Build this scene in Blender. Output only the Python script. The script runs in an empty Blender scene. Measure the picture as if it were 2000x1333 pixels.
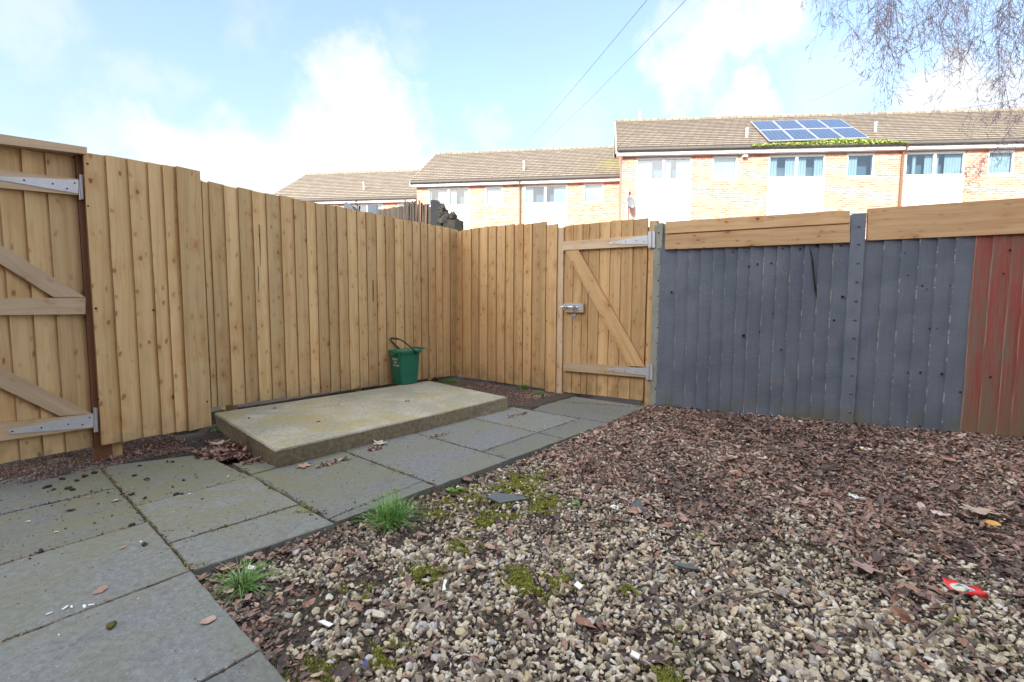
import bpy, math, random
import numpy as np
from mathutils import Vector, Matrix
from math import radians, sin, cos, pi
rng = np.random.default_rng(7); random.seed(7)
S = bpy.context.scene; C = S.collection
# ------------------------------------------------------------------ camera
F, TH, RO, H = 895.0, radians(4.4), radians(0.3), 0.95
cam_d = bpy.data.cameras.new('camera'); cam = bpy.data.objects.new('camera', cam_d); C.objects.link(cam)
RM = Matrix.Rotation(pi/2-TH, 3, 'X') @ Matrix.Rotation(RO, 3, 'Z')
cam.matrix_world = Matrix.Translation((0, 0, H)) @ RM.to_4x4()
cam_d.sensor_width = 36; cam_d.lens = 36*F/2000; cam_d.clip_start = 0.05; cam_d.clip_end = 2000
S.camera = cam
# ------------------------------------------------------------------ light
SUN_EL, SUN_AZ = radians(27), radians(207)      # azimuth clockwise from +Y
EXPO = 2.3
S.view_settings.view_transform = 'Standard'; S.view_settings.look = 'None'; S.view_settings.gamma = 1
S.view_settings.exposure = EXPO
S.cycles.use_denoising = True
S.cycles.max_bounces = 8
sl = bpy.data.lights.new('sun', 'SUN'); sl.energy = 2.0; sl.angle = radians(0.5); sl.color = (1, .93, .82)
so = bpy.data.objects.new('sun', sl); C.objects.link(so)
sdir = Vector((sin(SUN_AZ)*cos(SUN_EL), cos(SUN_AZ)*cos(SUN_EL), sin(SUN_EL)))
so.rotation_euler = sdir.to_track_quat('Z', 'Y').to_euler()

# ------------------------------------------------------------------ node helper
class NT:
    def __init__(s, nt):
        s.nt = nt
    def n(s, t, ins=None, **kw):
        nd = s.nt.nodes.new(t)
        for k, v in kw.items(): setattr(nd, k, v)
        if ins:
            for k, v in ins.items(): s.set(nd.inputs[k], v)
        return nd
    def set(s, sock, v):
        if isinstance(v, bpy.types.NodeSocket): s.nt.links.new(v, sock)
        elif v is not None: sock.default_value = v
    def m(s, op, a, b=None, c=None, clamp=False):
        nd = s.nt.nodes.new('ShaderNodeMath'); nd.operation = op; nd.use_clamp = clamp
        for i, v in enumerate((a, b, c)):
            if v is not None: s.set(nd.inputs[i], v)
        return nd.outputs[0]
    def vm(s, op, a, b=None):
        nd = s.nt.nodes.new('ShaderNodeVectorMath'); nd.operation = op
        s.set(nd.inputs[0], a)
        if b is not None:
            if op == 'SCALE': s.set(nd.inputs[3], b)
            else: s.set(nd.inputs[1], b)
        return nd.outputs['Value'] if op in ('LENGTH', 'DISTANCE', 'DOT_PRODUCT') else nd.outputs[0]
    def mix(s, f, a, b, blend='MIX'):
        nd = s.nt.nodes.new('ShaderNodeMix'); nd.data_type = 'RGBA'; nd.blend_type = blend
        def c4(v): return (*v, 1) if isinstance(v, tuple) and len(v) == 3 else v
        s.set(nd.inputs[0], f); s.set(nd.inputs[6], c4(a)); s.set(nd.inputs[7], c4(b))
        return nd.outputs[2]
    def sm(s, v, lo, hi, a=0.0, b=1.0):
        nd = s.n('ShaderNodeMapRange', {'Value': v, 'From Min': lo, 'From Max': hi, 'To Min': a, 'To Max': b}, interpolation_type='SMOOTHSTEP')
        return nd.outputs[0]
    def noise(s, vec, sc, det=3, ro=.55, dist=0, dim='3D', w=None, out=0):
        i = {'Vector': vec, 'Scale': sc, 'Detail': det, 'Roughness': ro, 'Distortion': dist}
        if w is not None: i['W'] = w
        return s.n('ShaderNodeTexNoise', i, noise_dimensions=dim).outputs[out]
    def comb(s, x, y, z):
        nd = s.n('ShaderNodeCombineXYZ')
        for i, v in enumerate((x, y, z)): s.set(nd.inputs[i], v)
        return nd.outputs[0]
    def sep(s, v):
        nd = s.n('ShaderNodeSeparateXYZ', {0: v}); return nd.outputs
    def ramp(s, f, stops):
        nd = s.n('ShaderNodeValToRGB', {0: f}); cr = nd.color_ramp
        while len(cr.elements) < len(stops): cr.elements.new(0.5)
        for e, (p, c) in zip(cr.elements, stops): e.position = p; e.color = (*c, 1)
        return nd.outputs[0]

def mat(name, fn=None, col=(.5, .5, .5), rough=.7, metal=0, spec=.5):
    m = bpy.data.materials.new(name); m.use_nodes = True
    nt = m.node_tree; T = NT(nt); b = nt.nodes['Principled BSDF']
    b.inputs['Base Color'].default_value = (*col, 1); b.inputs['Roughness'].default_value = rough
    b.inputs['Metallic'].default_value = metal; b.inputs['Specular IOR Level'].default_value = spec
    T.b = b
    if fn: fn(T, b)
    return m
def bump(T, b, h, st=.4, d=.01):
    nd = T.n('ShaderNodeBump', {'Strength': st, 'Distance': d, 'Height': h}); T.set(b.inputs['Normal'], nd.outputs[0])
def speck(col, amt=.25, sc=30, rough=.6, metal=0, bst=.2):
    def fn(T, b):
        co = T.n('ShaderNodeTexCoord').outputs['Object']
        n = T.noise(co, sc, 5, .65); n2 = T.noise(co, sc*.13, 3)
        v = T.m('ADD', T.m('MULTIPLY', T.m('SUBTRACT', n, .5), amt*2), T.m('MULTIPLY_ADD', T.m('SUBTRACT', n2, .5), amt*2, 1))
        T.set(b.inputs['Base Color'], T.vm('SCALE', T.n('ShaderNodeRGB').outputs[0], v))
        T.nt.nodes['RGB'].outputs[0].default_value = (*col, 1)
        b.inputs['Roughness'].default_value = rough; b.inputs['Metallic'].default_value = metal
        bump(T, b, n, bst, .003)
    return fn

# ------------------------------------------------------------------ world
W = bpy.data.worlds.new('World'); S.world = W; W.use_nodes = True
wt = W.node_tree; T = NT(wt); bg = wt.nodes['Background']
sky = T.n('ShaderNodeTexSky', sky_type='NISHITA', sun_disc=False, sun_elevation=SUN_EL, sun_rotation=SUN_AZ,
          air_density=1.0, dust_density=1.5, ozone_density=1.0)
def ray(px, py):
    return RM @ Vector(((px-1000)/F, -(py-666.5)/F, -1))
dirv = T.vm('NORMALIZE', T.n('ShaderNodeTexCoord').outputs['Generated'])
warp = T.vm('SCALE', T.vm('SUBTRACT', T.noise(dirv, 9, 8, .62, out=1), (.5, .5, .5)), .24)
wd = T.vm('ADD', dirv, warp)
def acc(vals, op='MAXIMUM'):
    r = vals[0]
    for v in vals[1:]: r = T.m(op, r, v)
    return r
blobs = []   # cumulus clouds low over the roofs: direction, radius, softness, density
for (px, py, r, so_, k) in [(700, 195, .070, .09, .85), (745, 250, .075, .09, .95), (660, 300, .10, .12, .95), (780, 335, .07, .09, 1), (800, 110, .035, .08, .3),
                        (480, 365, .09, .10, .95), (330, 355, .08, .10, .9), (200, 320, .07, .12, .6), (600, 385, .12, .1, 1), (270, 165, .04, .08, .3),
                        (1330, 125, .055, .07, .9), (1420, 75, .062, .08, .95), (1500, 30, .065, .08, .9), (1370, 40, .04, .08, .5),
                        (1860, 180, .045, .05, 1), (1800, 210, .045, .05, .9), (1450, 220, .05, .05, .85), (1950, 230, .07, .06, .8),
                        (40, 30, .05, .10, .4), (480, 30, .04, .1, .25), (950, 275, .04, .06, .4), (1620, 150, .05, .1, .3), (1130, 260, .06, .1, .25)]:
    d = ray(px, py).normalized()
    dist = T.vm('DISTANCE', wd, tuple(d))
    blobs.append(T.m('MULTIPLY', T.sm(dist, r+so_*.42, max(r-so_*.38, .001)), k))
vis = acc(blobs)
# unseen broken cloud added behind and above the camera, brightened to fill the yard
fld = T.sm(T.noise(T.vm('MULTIPLY', dirv, (1.6, 1.6, 3.2)), 1.5, 6, .55), .45, .62)
yy = T.sep(dirv)[1]; zz = T.sep(dirv)[2]
away = T.m('MAXIMUM', T.sm(yy, .3, .0), T.sm(zz, .66, .8))
cl = T.m('MAXIMUM', vis, T.m('MULTIPLY', fld, away))
haze = T.m('MULTIPLY', T.sm(zz, .50, .0), .68)
hz2 = T.m('MULTIPLY', T.noise(dirv, 5.2, 6, .62), .42)
skyc = T.vm('SCALE', sky.outputs[0], .090)
skyc = T.mix(T.m('ADD', haze, hz2, clamp=True), skyc, (.134, .160, .184))
skyc = T.mix(vis, skyc, (.225, .228, .232))
skyc = T.mix(T.m('MULTIPLY', fld, away), skyc, (1.0, .99, .97))
T.set(bg.inputs['Color'], skyc); bg.inputs['Strength'].default_value = 1.0

# ------------------------------------------------------------------ mesh core
class MB:
    def __init__(s): s.v = []; s.f = []; s.uv = []; s.bid = []; s.edge = []
    def add(s, vs, fs, uvs=None, bid=0.0, edge=0.0):
        o = len(s.v); s.v += [tuple(v) for v in vs]
        for i, f in enumerate(fs):
            s.f.append([o+k for k in f])
            if uvs: s.uv += uvs[i]
            else:
                # planar uv by dominant normal
                p = [Vector(vs[k]) for k in f]; n = (p[1]-p[0]).cross(p[-1]-p[0])
                a = max(range(3), key=lambda q: abs(n[q]))
                for q in p: s.uv.append((q.y, q.z) if a == 0 else (q.x, q.z) if a == 1 else (q.x, q.y))
            s.bid.append(bid); s.edge.append(edge if not isinstance(edge, list) else edge[i])
    def box(s, c, d, rot=None, bid=None, bev=0):
        c = Vector(c); x, y, z = d[0]/2, d[1]/2, d[2]/2
        vs = [Vector((i, j, k)) for k in (-z, z) for (i, j) in ((-x, -y), (x, -y), (x, y), (-x, y))]
        if rot is not None: vs = [rot @ v for v in vs]
        vs = [v+c for v in vs]
        s.add(vs, [(0, 3, 2, 1), (4, 5, 6, 7), (0, 1, 5, 4), (1, 2, 6, 5), (2, 3, 7, 6), (3, 0, 4, 7)], bid=random.random() if bid is None else bid)
    def prism(s, bot, top, bid=0.0):
        n = len(bot); s.add(list(bot)+list(top), [tuple(range(n))[::-1], tuple(range(n, 2*n))]+[(i, (i+1) % n, n+(i+1) % n, n+i) for i in range(n)], bid=bid)
    def tube(s, pts, rad, n=6, bid=0.0, cap=True):
        pts = [Vector(p) for p in pts]; rings = []; m = len(pts)
        if not isinstance(rad, (list, tuple)): rad = [rad]*m
        up = Vector((0.13, 0.21, .97)); vs = []
        for i, p in enumerate(pts):
            t = (pts[min(i+1, m-1)]-pts[max(i-1, 0)]).normalized()
            a = t.cross(up)
            if a.length < 1e-3: a = t.cross(Vector((1, 0, 0)))
            a.normalize(); b = t.cross(a)
            for k in range(n):
                w = 2*pi*k/n; vs.append(p+(a*cos(w)+b*sin(w))*rad[i])
        fs = [(i*n+k, i*n+(k+1) % n, (i+1)*n+(k+1) % n, (i+1)*n+k) for i in range(m-1) for k in range(n)]
        if cap: fs += [tuple(range(n))[::-1], tuple(range((m-1)*n, m*n))]
        s.add(vs, fs, bid=bid)
    def build(s, name, m, parent=None, smooth=False, bevel=0, origin=None):
        me = bpy.data.meshes.new(name)
        v = s.v
        if origin is not None:
            ox, oy, oz = origin; v = [(a-ox, b-oy, c-oz) for a, b, c in v]
        me.from_pydata(v, [], s.f)
        ul = me.uv_layers.new(name='UVMap'); ul.data.foreach_set('uv', np.array(s.uv, dtype=np.float32).ravel())
        a = me.attributes.new('bid', 'FLOAT', 'FACE'); a.data.foreach_set('value', s.bid)
        a = me.attributes.new('edge', 'FLOAT', 'FACE'); a.data.foreach_set('value', s.edge)
        if smooth: me.polygons.foreach_set('use_smooth', [True]*len(me.polygons))
        me.materials.append(m); me.update()
        o = bpy.data.objects.new(name, me); C.objects.link(o)
        if origin is not None: o.location = origin
        if parent: o.parent = parent
        if bevel:
            b = o.modifiers.new('bevel', 'BEVEL'); b.width = bevel; b.segments = 2; b.limit_method = 'ANGLE'; b.angle_limit = radians(40)
        return o
def tag(o, label=None, cat=None, group=None, kind=None):
    if label: o['label'] = label
    if cat: o['category'] = cat
    if group: o['group'] = group
    if kind: o['kind'] = kind
    return o
def thing(name, label, cat, group=None, loc=(0, 0, 0), rz=0):
    o = bpy.data.objects.new(name, None); C.objects.link(o); o.empty_display_size = .1
    o.location = loc; o.rotation_euler = (0, 0, rz)
    return tag(o, label, cat, group)
def fastmesh(name, V, Fc, m, bid=None, parent=None, smooth=False):
    """V (n,3), Fc (k,c) all faces same size"""
    me = bpy.data.meshes.new(name); n, k, c = len(V), len(Fc), Fc.shape[1]
    me.vertices.add(n); me.vertices.foreach_set('co', V.astype(np.float32).ravel())
    me.loops.add(k*c); me.loops.foreach_set('vertex_index', Fc.astype(np.int32).ravel())
    me.polygons.add(k); me.polygons.foreach_set('loop_start', np.arange(0, k*c, c, dtype=np.int32))
    me.polygons.foreach_set('loop_total', np.full(k, c, dtype=np.int32))
    if smooth: me.polygons.foreach_set('use_smooth', np.ones(k, dtype=bool))
    if bid is not None:
        a = me.attributes.new('bid', 'FLOAT', 'FACE'); a.data.foreach_set('value', bid.astype(np.float32))
    if not smooth: me.polygons.foreach_set('use_smooth', np.zeros(k, dtype=bool))
    me.materials.append(m); me.update(calc_edges=True); me.validate()
    o = bpy.data.objects.new(name, me); C.objects.link(o)
    if parent: o.parent = parent
    return o

def gr(px, py, z=0.0):
    d = ray(px, py); return Vector((0, 0, H))+d*((z-H)/d.z)
def project(P):
    """world (n,3) array -> photo pixels"""
    R = np.array(RM); q = (P-np.array([0, 0, H]))@R
    return 1000+F*q[:, 0]/(-q[:, 2]), 666.5-F*q[:, 1]/(-q[:, 2])
class Pl:
    """vertical plane through P with direction D; o = distance out towards the yard"""
    def __init__(s, P, D):
        s.P = Vector((P[0], P[1], 0)); s.D = Vector((D[0], D[1], 0)).normalized()
        s.N = Vector((s.D.y, -s.D.x, 0))
        if s.N.dot(-s.P) < 0: s.N = -s.N
    def at(s, t, z, o=0.0):
        p = s.P+s.D*t+s.N*o; return Vector((p.x, p.y, z))
    def tz(s, px, py, o=0.0):
        d = ray(px, py); P = s.P+s.N*o
        k = s.N.dot(P)/s.N.dot(d); q = d*k
        return (q-P).dot(s.D), q.z+H
def ang(P, deg): return Pl(P, (cos(radians(deg)), sin(radians(deg))))
c_ = gr(1300, 797, 0)
F0 = Pl(gr(197, 870, .1), gr(415, 831, .1)-gr(197, 870, .1))
F1 = Pl(gr(419, 795, .13), Vector((-.70, 5.80, 0))-Vector((*gr(419, 795, .13)[:2], 0)))
F3 = Pl(gr(1290, 797, 0), gr(1882, 850, 0)-gr(1290, 797, 0))
# F2 meets F1 at the corner and F3 at the concrete post
e1 = F1.at(F1.tz(891, 600)[0], 0); F2 = Pl(e1, Vector((F3.P.x, F3.P.y, 0))-e1)

def board(mb, pl, t0, t1, z0, z1, z1b=None, oA=.012, oB=.022, back=0.0, seg=6, wob=.0015, lean=0.0, z0b=None):
    """one feather-edge board, t0->t1, front offset oA at t0 and oB at t1"""
    z1b = z1 if z1b is None else z1b; z0b = z0 if z0b is None else z0b
    bid = random.random(); wa = [random.uniform(-wob, wob) for _ in range(seg+1)]; wb = [random.uniform(-wob, wob) for _ in range(seg+1)]
    wo = [random.uniform(-wob, wob) for _ in range(seg+1)]
    vs = []; 
    for i in range(seg+1):
        f = i/seg; zl = z0+(z1-z0)*f; zr = z0b+(z1b-z0b)*f; le = lean*f
        vs += [pl.at(t0+wa[i]+le, zl, oA+wo[i]), pl.at(t1+wb[i]+le, zr, oB+wo[i]), pl.at(t1+wb[i]+le, zr, back), pl.at(t0+wa[i]+le, zl, back)]
    fs, uv, ed = [], [], []; w = t1-t0; th = .02
    for i in range(seg):
        a = i*4; b = a+4; za = z0+(z1-z0)*i/seg; zb = z0+(z1-z0)*(i+1)/seg
        fs += [(a, a+1, b+1, b), (a+1, a+2, b+2, b+1), (a+2, a+3, b+3, b+2), (a+3, a, b, b+3)]
        uv += [[(0, za), (w, za), (w, zb), (0, zb)], [(w, za), (w+th, za), (w+th, zb), (w, zb)], [(0, za), (w, za), (w, zb), (0, zb)], [(-th, za), (0, za), (0, zb), (-th, zb)]]
        ed += [0, 1, 0, 1]
    n = seg*4
    fs += [(0, 3, 2, 1), (n, n+1, n+2, n+3)]; uv += [[(0, 0), (0, .02), (w, .02), (w, 0)], [(0, 0), (w, 0), (w, .02), (0, .02)]]; ed += [1, .5]
    mb.add(vs, fs, uv, bid, ed)
def plate(mb, pl, pts, o0, o1, px=True, bid=None, along=None):
    """polygon (photo pixels on the plane, or t,z) extruded from offset o0 to o1; uv runs along its longest side"""
    tz = [pl.tz(*p, o1) for p in pts] if px else pts
    bid = random.random() if bid is None else bid
    n = len(tz); L = max(range(n), key=lambda i: math.dist(tz[i], tz[(i+1) % n]))
    a, b = tz[L], tz[(L+1) % n]; l = math.dist(a, b); ux, uz = (b[0]-a[0])/l, (b[1]-a[1])/l
    UV = [(-(p[0]-a[0])*uz+(p[1]-a[1])*ux, (p[0]-a[0])*ux+(p[1]-a[1])*uz) for p in tz]
    vs = [pl.at(t, z, o0) for t, z in tz]+[pl.at(t, z, o1) for t, z in tz]
    fs = [tuple(range(n))[::-1], tuple(range(n, 2*n))]; uv = [[UV[i] for i in range(n)][::-1], UV[:]]; ed = [0, 0]
    for i in range(n):
        j = (i+1) % n; fs.append((i, j, n+j, n+i)); uv.append([UV[i], UV[j], (UV[j][0]+.02, UV[j][1]), (UV[i][0]+.02, UV[i][1])]); ed.append(.6)
    mb.add(vs, fs, uv, bid, ed)

# ------------------------------------------------------------------ materials
def wood_fn(light, dark, red=.5, green=.25, knots=1.0, dirt=True):
    def fn(T, b):
        uv = T.n('ShaderNodeUVMap').outputs[0]; bid = T.n('ShaderNodeAttribute', attribute_name='bid').outputs['Fac']
        edge = T.n('ShaderNodeAttribute', attribute_name='edge').outputs['Fac']
        s = T.sep(uv); u, v = s[0], s[1]
        off = T.m('MULTIPLY', bid, 97.3)
        # knots
        def knot(su, sv, thr, seed, r0):
            wn_ = T.m('MULTIPLY', T.m('SUBTRACT', T.noise(T.comb(T.m('MULTIPLY', u, 30), T.m('MULTIPLY', v, 22), off), 1, 2, .5), .5), .10)
            kv = T.comb(T.m('MULTIPLY_ADD', T.m('ADD', u, T.m('MULTIPLY', wn_, .22)), su, T.m('MULTIPLY', off, 1.37)), T.m('MULTIPLY_ADD', T.m('ADD', v, T.m('MULTIPLY', wn_, .35)), sv, T.m('ADD', off, seed)), 0)
            vo = T.n('ShaderNodeTexVoronoi', {'Vector': kv, 'Scale': 1.0, 'Randomness': .9}, voronoi_dimensions='2D')
            pick = T.m('MULTIPLY', T.m('GREATER_THAN', T.sep(vo.outputs['Color'])[0], thr), T.m('MULTIPLY_ADD', T.m('POWER', T.sep(vo.outputs['Color'])[1], 1.6), .95, .12))
            return vo.outputs['Distance'], pick
        d1, p1 = knot(8.5, 5.2, .42, 3.1, .1); d2, p2 = knot(19, 8.5, .55, 17.7, .1)
        k1 = T.m('MULTIPLY', T.sm(d1, .11, .05), p1); h1 = T.m('MULTIPLY', T.sm(d1, .55, .02), p1)
        k2 = T.m('MULTIPLY', T.sm(d2, .17, .08), p2); h2 = T.m('MULTIPLY', T.sm(d2, .4, .05), p2)
        halo = T.m('MAXIMUM', h1, T.m('MULTIPLY', h2, .5))
        # grain lines follow the board and swell round the knots
        wv = T.noise(T.comb(T.m('MULTIPLY', u, 3), T.m('MULTIPLY', v, 1.1), off), 1.6, 3, .5)
        uu = T.m('ADD', u, T.m('ADD', T.m('MULTIPLY', wv, .05), T.m('MULTIPLY', halo, .02)))
        gv = T.comb(T.m('MULTIPLY', uu, 120), T.m('MULTIPLY', v, 2.6), off)
        g = T.noise(gv, 1.0, 4, .6); g2 = T.noise(T.comb(T.m('MULTIPLY', uu, 26), T.m('MULTIPLY', v, .8), off), 1, 3, .5)
        f = T.m('ADD', T.m('MULTIPLY', g, .55), T.m('MULTIPLY', g2, .6))
        base = T.mix(T.sm(f, .42, .78), light, dark)
        tone = T.n('ShaderNodeMapRange', {'Value': bid, 'From Min': 0, 'From Max': 1, 'To Min': .80, 'To Max': 1.15}).outputs[0]
        base = T.vm('SCALE', base, tone)
        wht = T.m('FRACT', T.m('MULTIPLY', bid, 7.77))
        base = T.mix(T.m('MULTIPLY', wht, green), base, T.vm('MULTIPLY', base, (.88, .98, 1.0)))
        cl_ = T.noise(T.comb(T.m('MULTIPLY', u, 5), T.m('MULTIPLY', v, 1.7), off), 1.3, 4, .6)
        base = T.mix(T.m('MULTIPLY', T.sm(cl_, .5, .75), red), base, T.vm('MULTIPLY', base, (.88, .72, .55)))
        base = T.mix(T.m('MULTIPLY', halo, .55*knots), base, T.vm('MULTIPLY', base, (.80, .58, .40)))
        kk = T.m('MULTIPLY', T.m('MAXIMUM', k1, T.m('MULTIPLY', k2, .7)), T.m('MULTIPLY_ADD', T.m('FRACT', T.m('MULTIPLY', bid, 31.7)), .5, .7*knots))
        base = T.mix(kk, base, T.mix(T.m('FRACT', T.m('MULTIPLY', bid, 13.3)), (.14, .07, .035), (.36, .18, .085)))
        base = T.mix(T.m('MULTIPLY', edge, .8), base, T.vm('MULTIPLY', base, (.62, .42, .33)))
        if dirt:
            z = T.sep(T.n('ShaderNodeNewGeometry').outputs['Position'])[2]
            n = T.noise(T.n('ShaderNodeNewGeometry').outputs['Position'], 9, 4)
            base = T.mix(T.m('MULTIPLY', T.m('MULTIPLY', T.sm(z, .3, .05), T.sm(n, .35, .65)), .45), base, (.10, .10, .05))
        T.set(b.inputs['Base Color'], base); b.inputs['Roughness'].default_value = .72; b.inputs['Specular IOR Level'].default_value = .25
        bump(T, b, T.m('SUBTRACT', g, T.m('MULTIPLY', kk, .6)), .28, .003)
    return fn
M = {}
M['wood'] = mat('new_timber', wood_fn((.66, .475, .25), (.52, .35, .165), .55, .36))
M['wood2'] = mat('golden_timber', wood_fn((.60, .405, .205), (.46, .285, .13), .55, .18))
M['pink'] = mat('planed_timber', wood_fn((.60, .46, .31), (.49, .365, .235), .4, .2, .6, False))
M['gravelboard'] = mat('pine_gravel_board', wood_fn((.64, .44, .25), (.50, .32, .165), .5, .2, 1.1, False))
M['redwood'] = mat('stained_post', wood_fn((.21, .105, .06), (.13, .06, .035), .3, .1, .3, False))
M['old'] = mat('weathered_timber', wood_fn((.12, .105, .09), (.055, .045, .038), .2, .3, .3, False))

def grey_fn(T, b):
    uv = T.n('ShaderNodeUVMap').outputs[0]; bid = T.n('ShaderNodeAttribute', attribute_name='bid').outputs['Fac']
    edge = T.n('ShaderNodeAttribute', attribute_name='edge').outputs['Fac']
    pos = T.n('ShaderNodeNewGeometry').outputs['Position']
    s = T.sep(uv); u, v = s[0], s[1]; off = T.m('MULTIPLY', bid, 53.1)
    sw = T.noise(T.comb(T.m('MULTIPLY', u, 6), T.m('MULTIPLY', v, 150), off), 1, 3, .6)      # saw marks across
    gn = T.noise(T.comb(T.m('MULTIPLY', u, 90), T.m('MULTIPLY', v, 3), off), 1, 3, .6)
    big = T.noise(pos, 3.5, 5, .6)
    base = T.mix(T.sm(big, .3, .7), (.104, .132, .172), (.150, .180, .226))
    base = T.vm('SCALE', base, T.m('MULTIPLY_ADD', sw, .35, T.m('MULTIPLY_ADD', gn, .3, .68)))
    scf = T.m('MULTIPLY', T.sm(T.noise(pos, 14, 4, .7, 1.2), .62, .70), T.sm(T.noise(pos, 1.9, 2), .42, .58))
    base = T.mix(T.m('MULTIPLY', scf, .7), base, (.30, .17, .13))
    chip = T.m('MULTIPLY', T.sm(T.noise(T.comb(T.m('MULTIPLY', u, 60), T.m('MULTIPLY', v, 16), off), 1, 4, .75), .66, .70), T.sm(T.noise(pos, 2.7, 3), .42, .56))
    base = T.mix(T.m('MULTIPLY', chip, .75), base, (.42, .42, .38))
    ec = T.m('MULTIPLY', T.sm(u, .006, .001), T.sm(T.noise(T.comb(0, T.m('MULTIPLY', v, 9), off), 1, 4, .8), .5, .6))
    base = T.mix(T.m('MULTIPLY', ec, .8), base, (.45, .42, .36))
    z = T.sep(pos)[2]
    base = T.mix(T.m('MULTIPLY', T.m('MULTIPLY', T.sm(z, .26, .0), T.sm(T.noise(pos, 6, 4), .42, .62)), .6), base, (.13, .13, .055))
    T.set(b.inputs['Base Color'], base); b.inputs['Roughness'].default_value = .55
    bump(T, b, T.m('ADD', sw, gn), .35, .002)
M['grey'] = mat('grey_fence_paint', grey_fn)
def red_fn(T, b):
    uv = T.n('ShaderNodeUVMap').outputs[0]; bid = T.n('ShaderNodeAttribute', attribute_name='bid').outputs['Fac']
    pos = T.n('ShaderNodeNewGeometry').outputs['Position']; s = T.sep(uv); u, v = s[0], s[1]; off = T.m('MULTIPLY', bid, 53.1)
    n = T.noise(T.comb(T.m('MULTIPLY', u, 18), T.m('MULTIPLY', v, 1.8), off), 1, 5, .65)
    base = T.mix(T.sm(n, .40, .66), (.27, .07, .052), (.19, .125, .095))
    g = T.noise(T.comb(T.m('MULTIPLY', u, 90), T.m('MULTIPLY', v, 3), off), 1, 3, .6)
    base = T.vm('SCALE', base, T.m('MULTIPLY_ADD', g, .7, .65))
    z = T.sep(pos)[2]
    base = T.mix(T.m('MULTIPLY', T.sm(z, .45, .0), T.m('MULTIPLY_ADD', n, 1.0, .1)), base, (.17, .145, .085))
    ec = T.m('MULTIPLY', T.sm(u, .008, .001), T.sm(g, .4, .6)); base = T.mix(T.m('MULTIPLY', ec, .7), base, (.36, .33, .27))
    T.set(b.inputs['Base Color'], base); bump(T, b, g, .4, .002)
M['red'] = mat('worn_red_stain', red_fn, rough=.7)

def slab_fn(algae, tint, yel=0.0):
    def fn(T, b):
        pos = T.n('ShaderNodeNewGeometry').outputs['Position']; bid = T.n('ShaderNodeAttribute', attribute_name='bid').outputs['Fac']
        fine = T.noise(pos, 170, 5, .8); mid = T.noise(pos, 40, 6, .72); big = T.noise(pos, 2.6, 5, .6)
        base = T.mix(T.sm(mid, .3, .7), tuple(c*.8 for c in tint), tuple(c*1.35 for c in tint))
        base = T.vm('SCALE', base, T.m('MULTIPLY_ADD', fine, 1.3, .35))
        base = T.vm('SCALE', base, T.m('MULTIPLY_ADD', bid, .34, .85))
        pt = T.n('ShaderNodeTexVoronoi', {'Vector': pos, 'Scale': 60.0}); base = T.mix(T.m('MULTIPLY', T.m('MULTIPLY', T.sm(pt.outputs['Distance'], .3, .15), T.m('GREATER_THAN', T.sep(pt.outputs['Color'])[0], .8)), .5), base, (.04, .04, .035))
        lt = T.n('ShaderNodeTexVoronoi', {'Vector': pos, 'Scale': 70.0}); ch = T.m('MULTIPLY', T.sm(lt.outputs['Distance'], .22, .12), T.m('GREATER_THAN', T.sep(lt.outputs['Color'])[0], .80))
        base = T.mix(T.m('MULTIPLY', ch, .55), base, (.40, .39, .35))
        base = T.mix(T.m('MULTIPLY', T.sm(big, .36, .60), algae), base, (.150, .155, .085))
        dk = T.noise(pos, 5.5, 5, .7); base = T.mix(T.m('MULTIPLY', T.sm(dk, .54, .74), .45), base, T.vm('SCALE', base, .55))
        if yel:
            y = T.noise(pos, 1.9, 4, .6); base = T.mix(T.m('MULTIPLY', T.sm(y, .46, .66), yel), base, (.33, .27, .10))
            w = T.noise(T.vm('ADD', pos, (3, 9, 1)), 4.3, 4, .6); base = T.mix(T.m('MULTIPLY', T.sm(w, .55, .7), .6), base, (.40, .39, .33))
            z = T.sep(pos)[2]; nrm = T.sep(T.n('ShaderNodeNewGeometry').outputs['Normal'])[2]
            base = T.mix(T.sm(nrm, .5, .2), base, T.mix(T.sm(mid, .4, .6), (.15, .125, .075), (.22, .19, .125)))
        if not yel: base = T.mix(T.m('MULTIPLY', T.m('MULTIPLY', T.sm(T.vm('DISTANCE', pos, (-1.75, 2.55, 0)), 1.5, .2), T.sm(T.noise(pos, 7, 6, .65), .34, .60)), .6), base, (.150, .145, .065))
        T.set(b.inputs['Base Color'], base); b.inputs['Roughness'].default_value = .78; b.inputs['Specular IOR Level'].default_value = .35
        bump(T, b, T.m('ADD', T.m('MULTIPLY', fine, .5), mid), .3, .003)
    return fn
M['slab'] = mat('paving_slab', slab_fn(.42, (.134, .142, .146)))
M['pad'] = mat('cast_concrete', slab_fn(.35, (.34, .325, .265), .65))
def soil_fn(T, b):
    pos = T.n('ShaderNodeNewGeometry').outputs['Position']
    n = T.noise(pos, 60, 5, .7); n2 = T.noise(pos, 2.5, 4)
    c = T.mix(T.sm(n, .3, .75), (.025, .020, .017), (.085, .068, .052))
    c = T.mix(T.m('MULTIPLY', T.sm(n2, .52, .68), .5), c, (.06, .07, .02))
    T.set(b.inputs['Base Color'], c); b.inputs['Roughness'].default_value = .95; bump(T, b, n, .8, .01)
M['soil'] = mat('soil', soil_fn)
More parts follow.
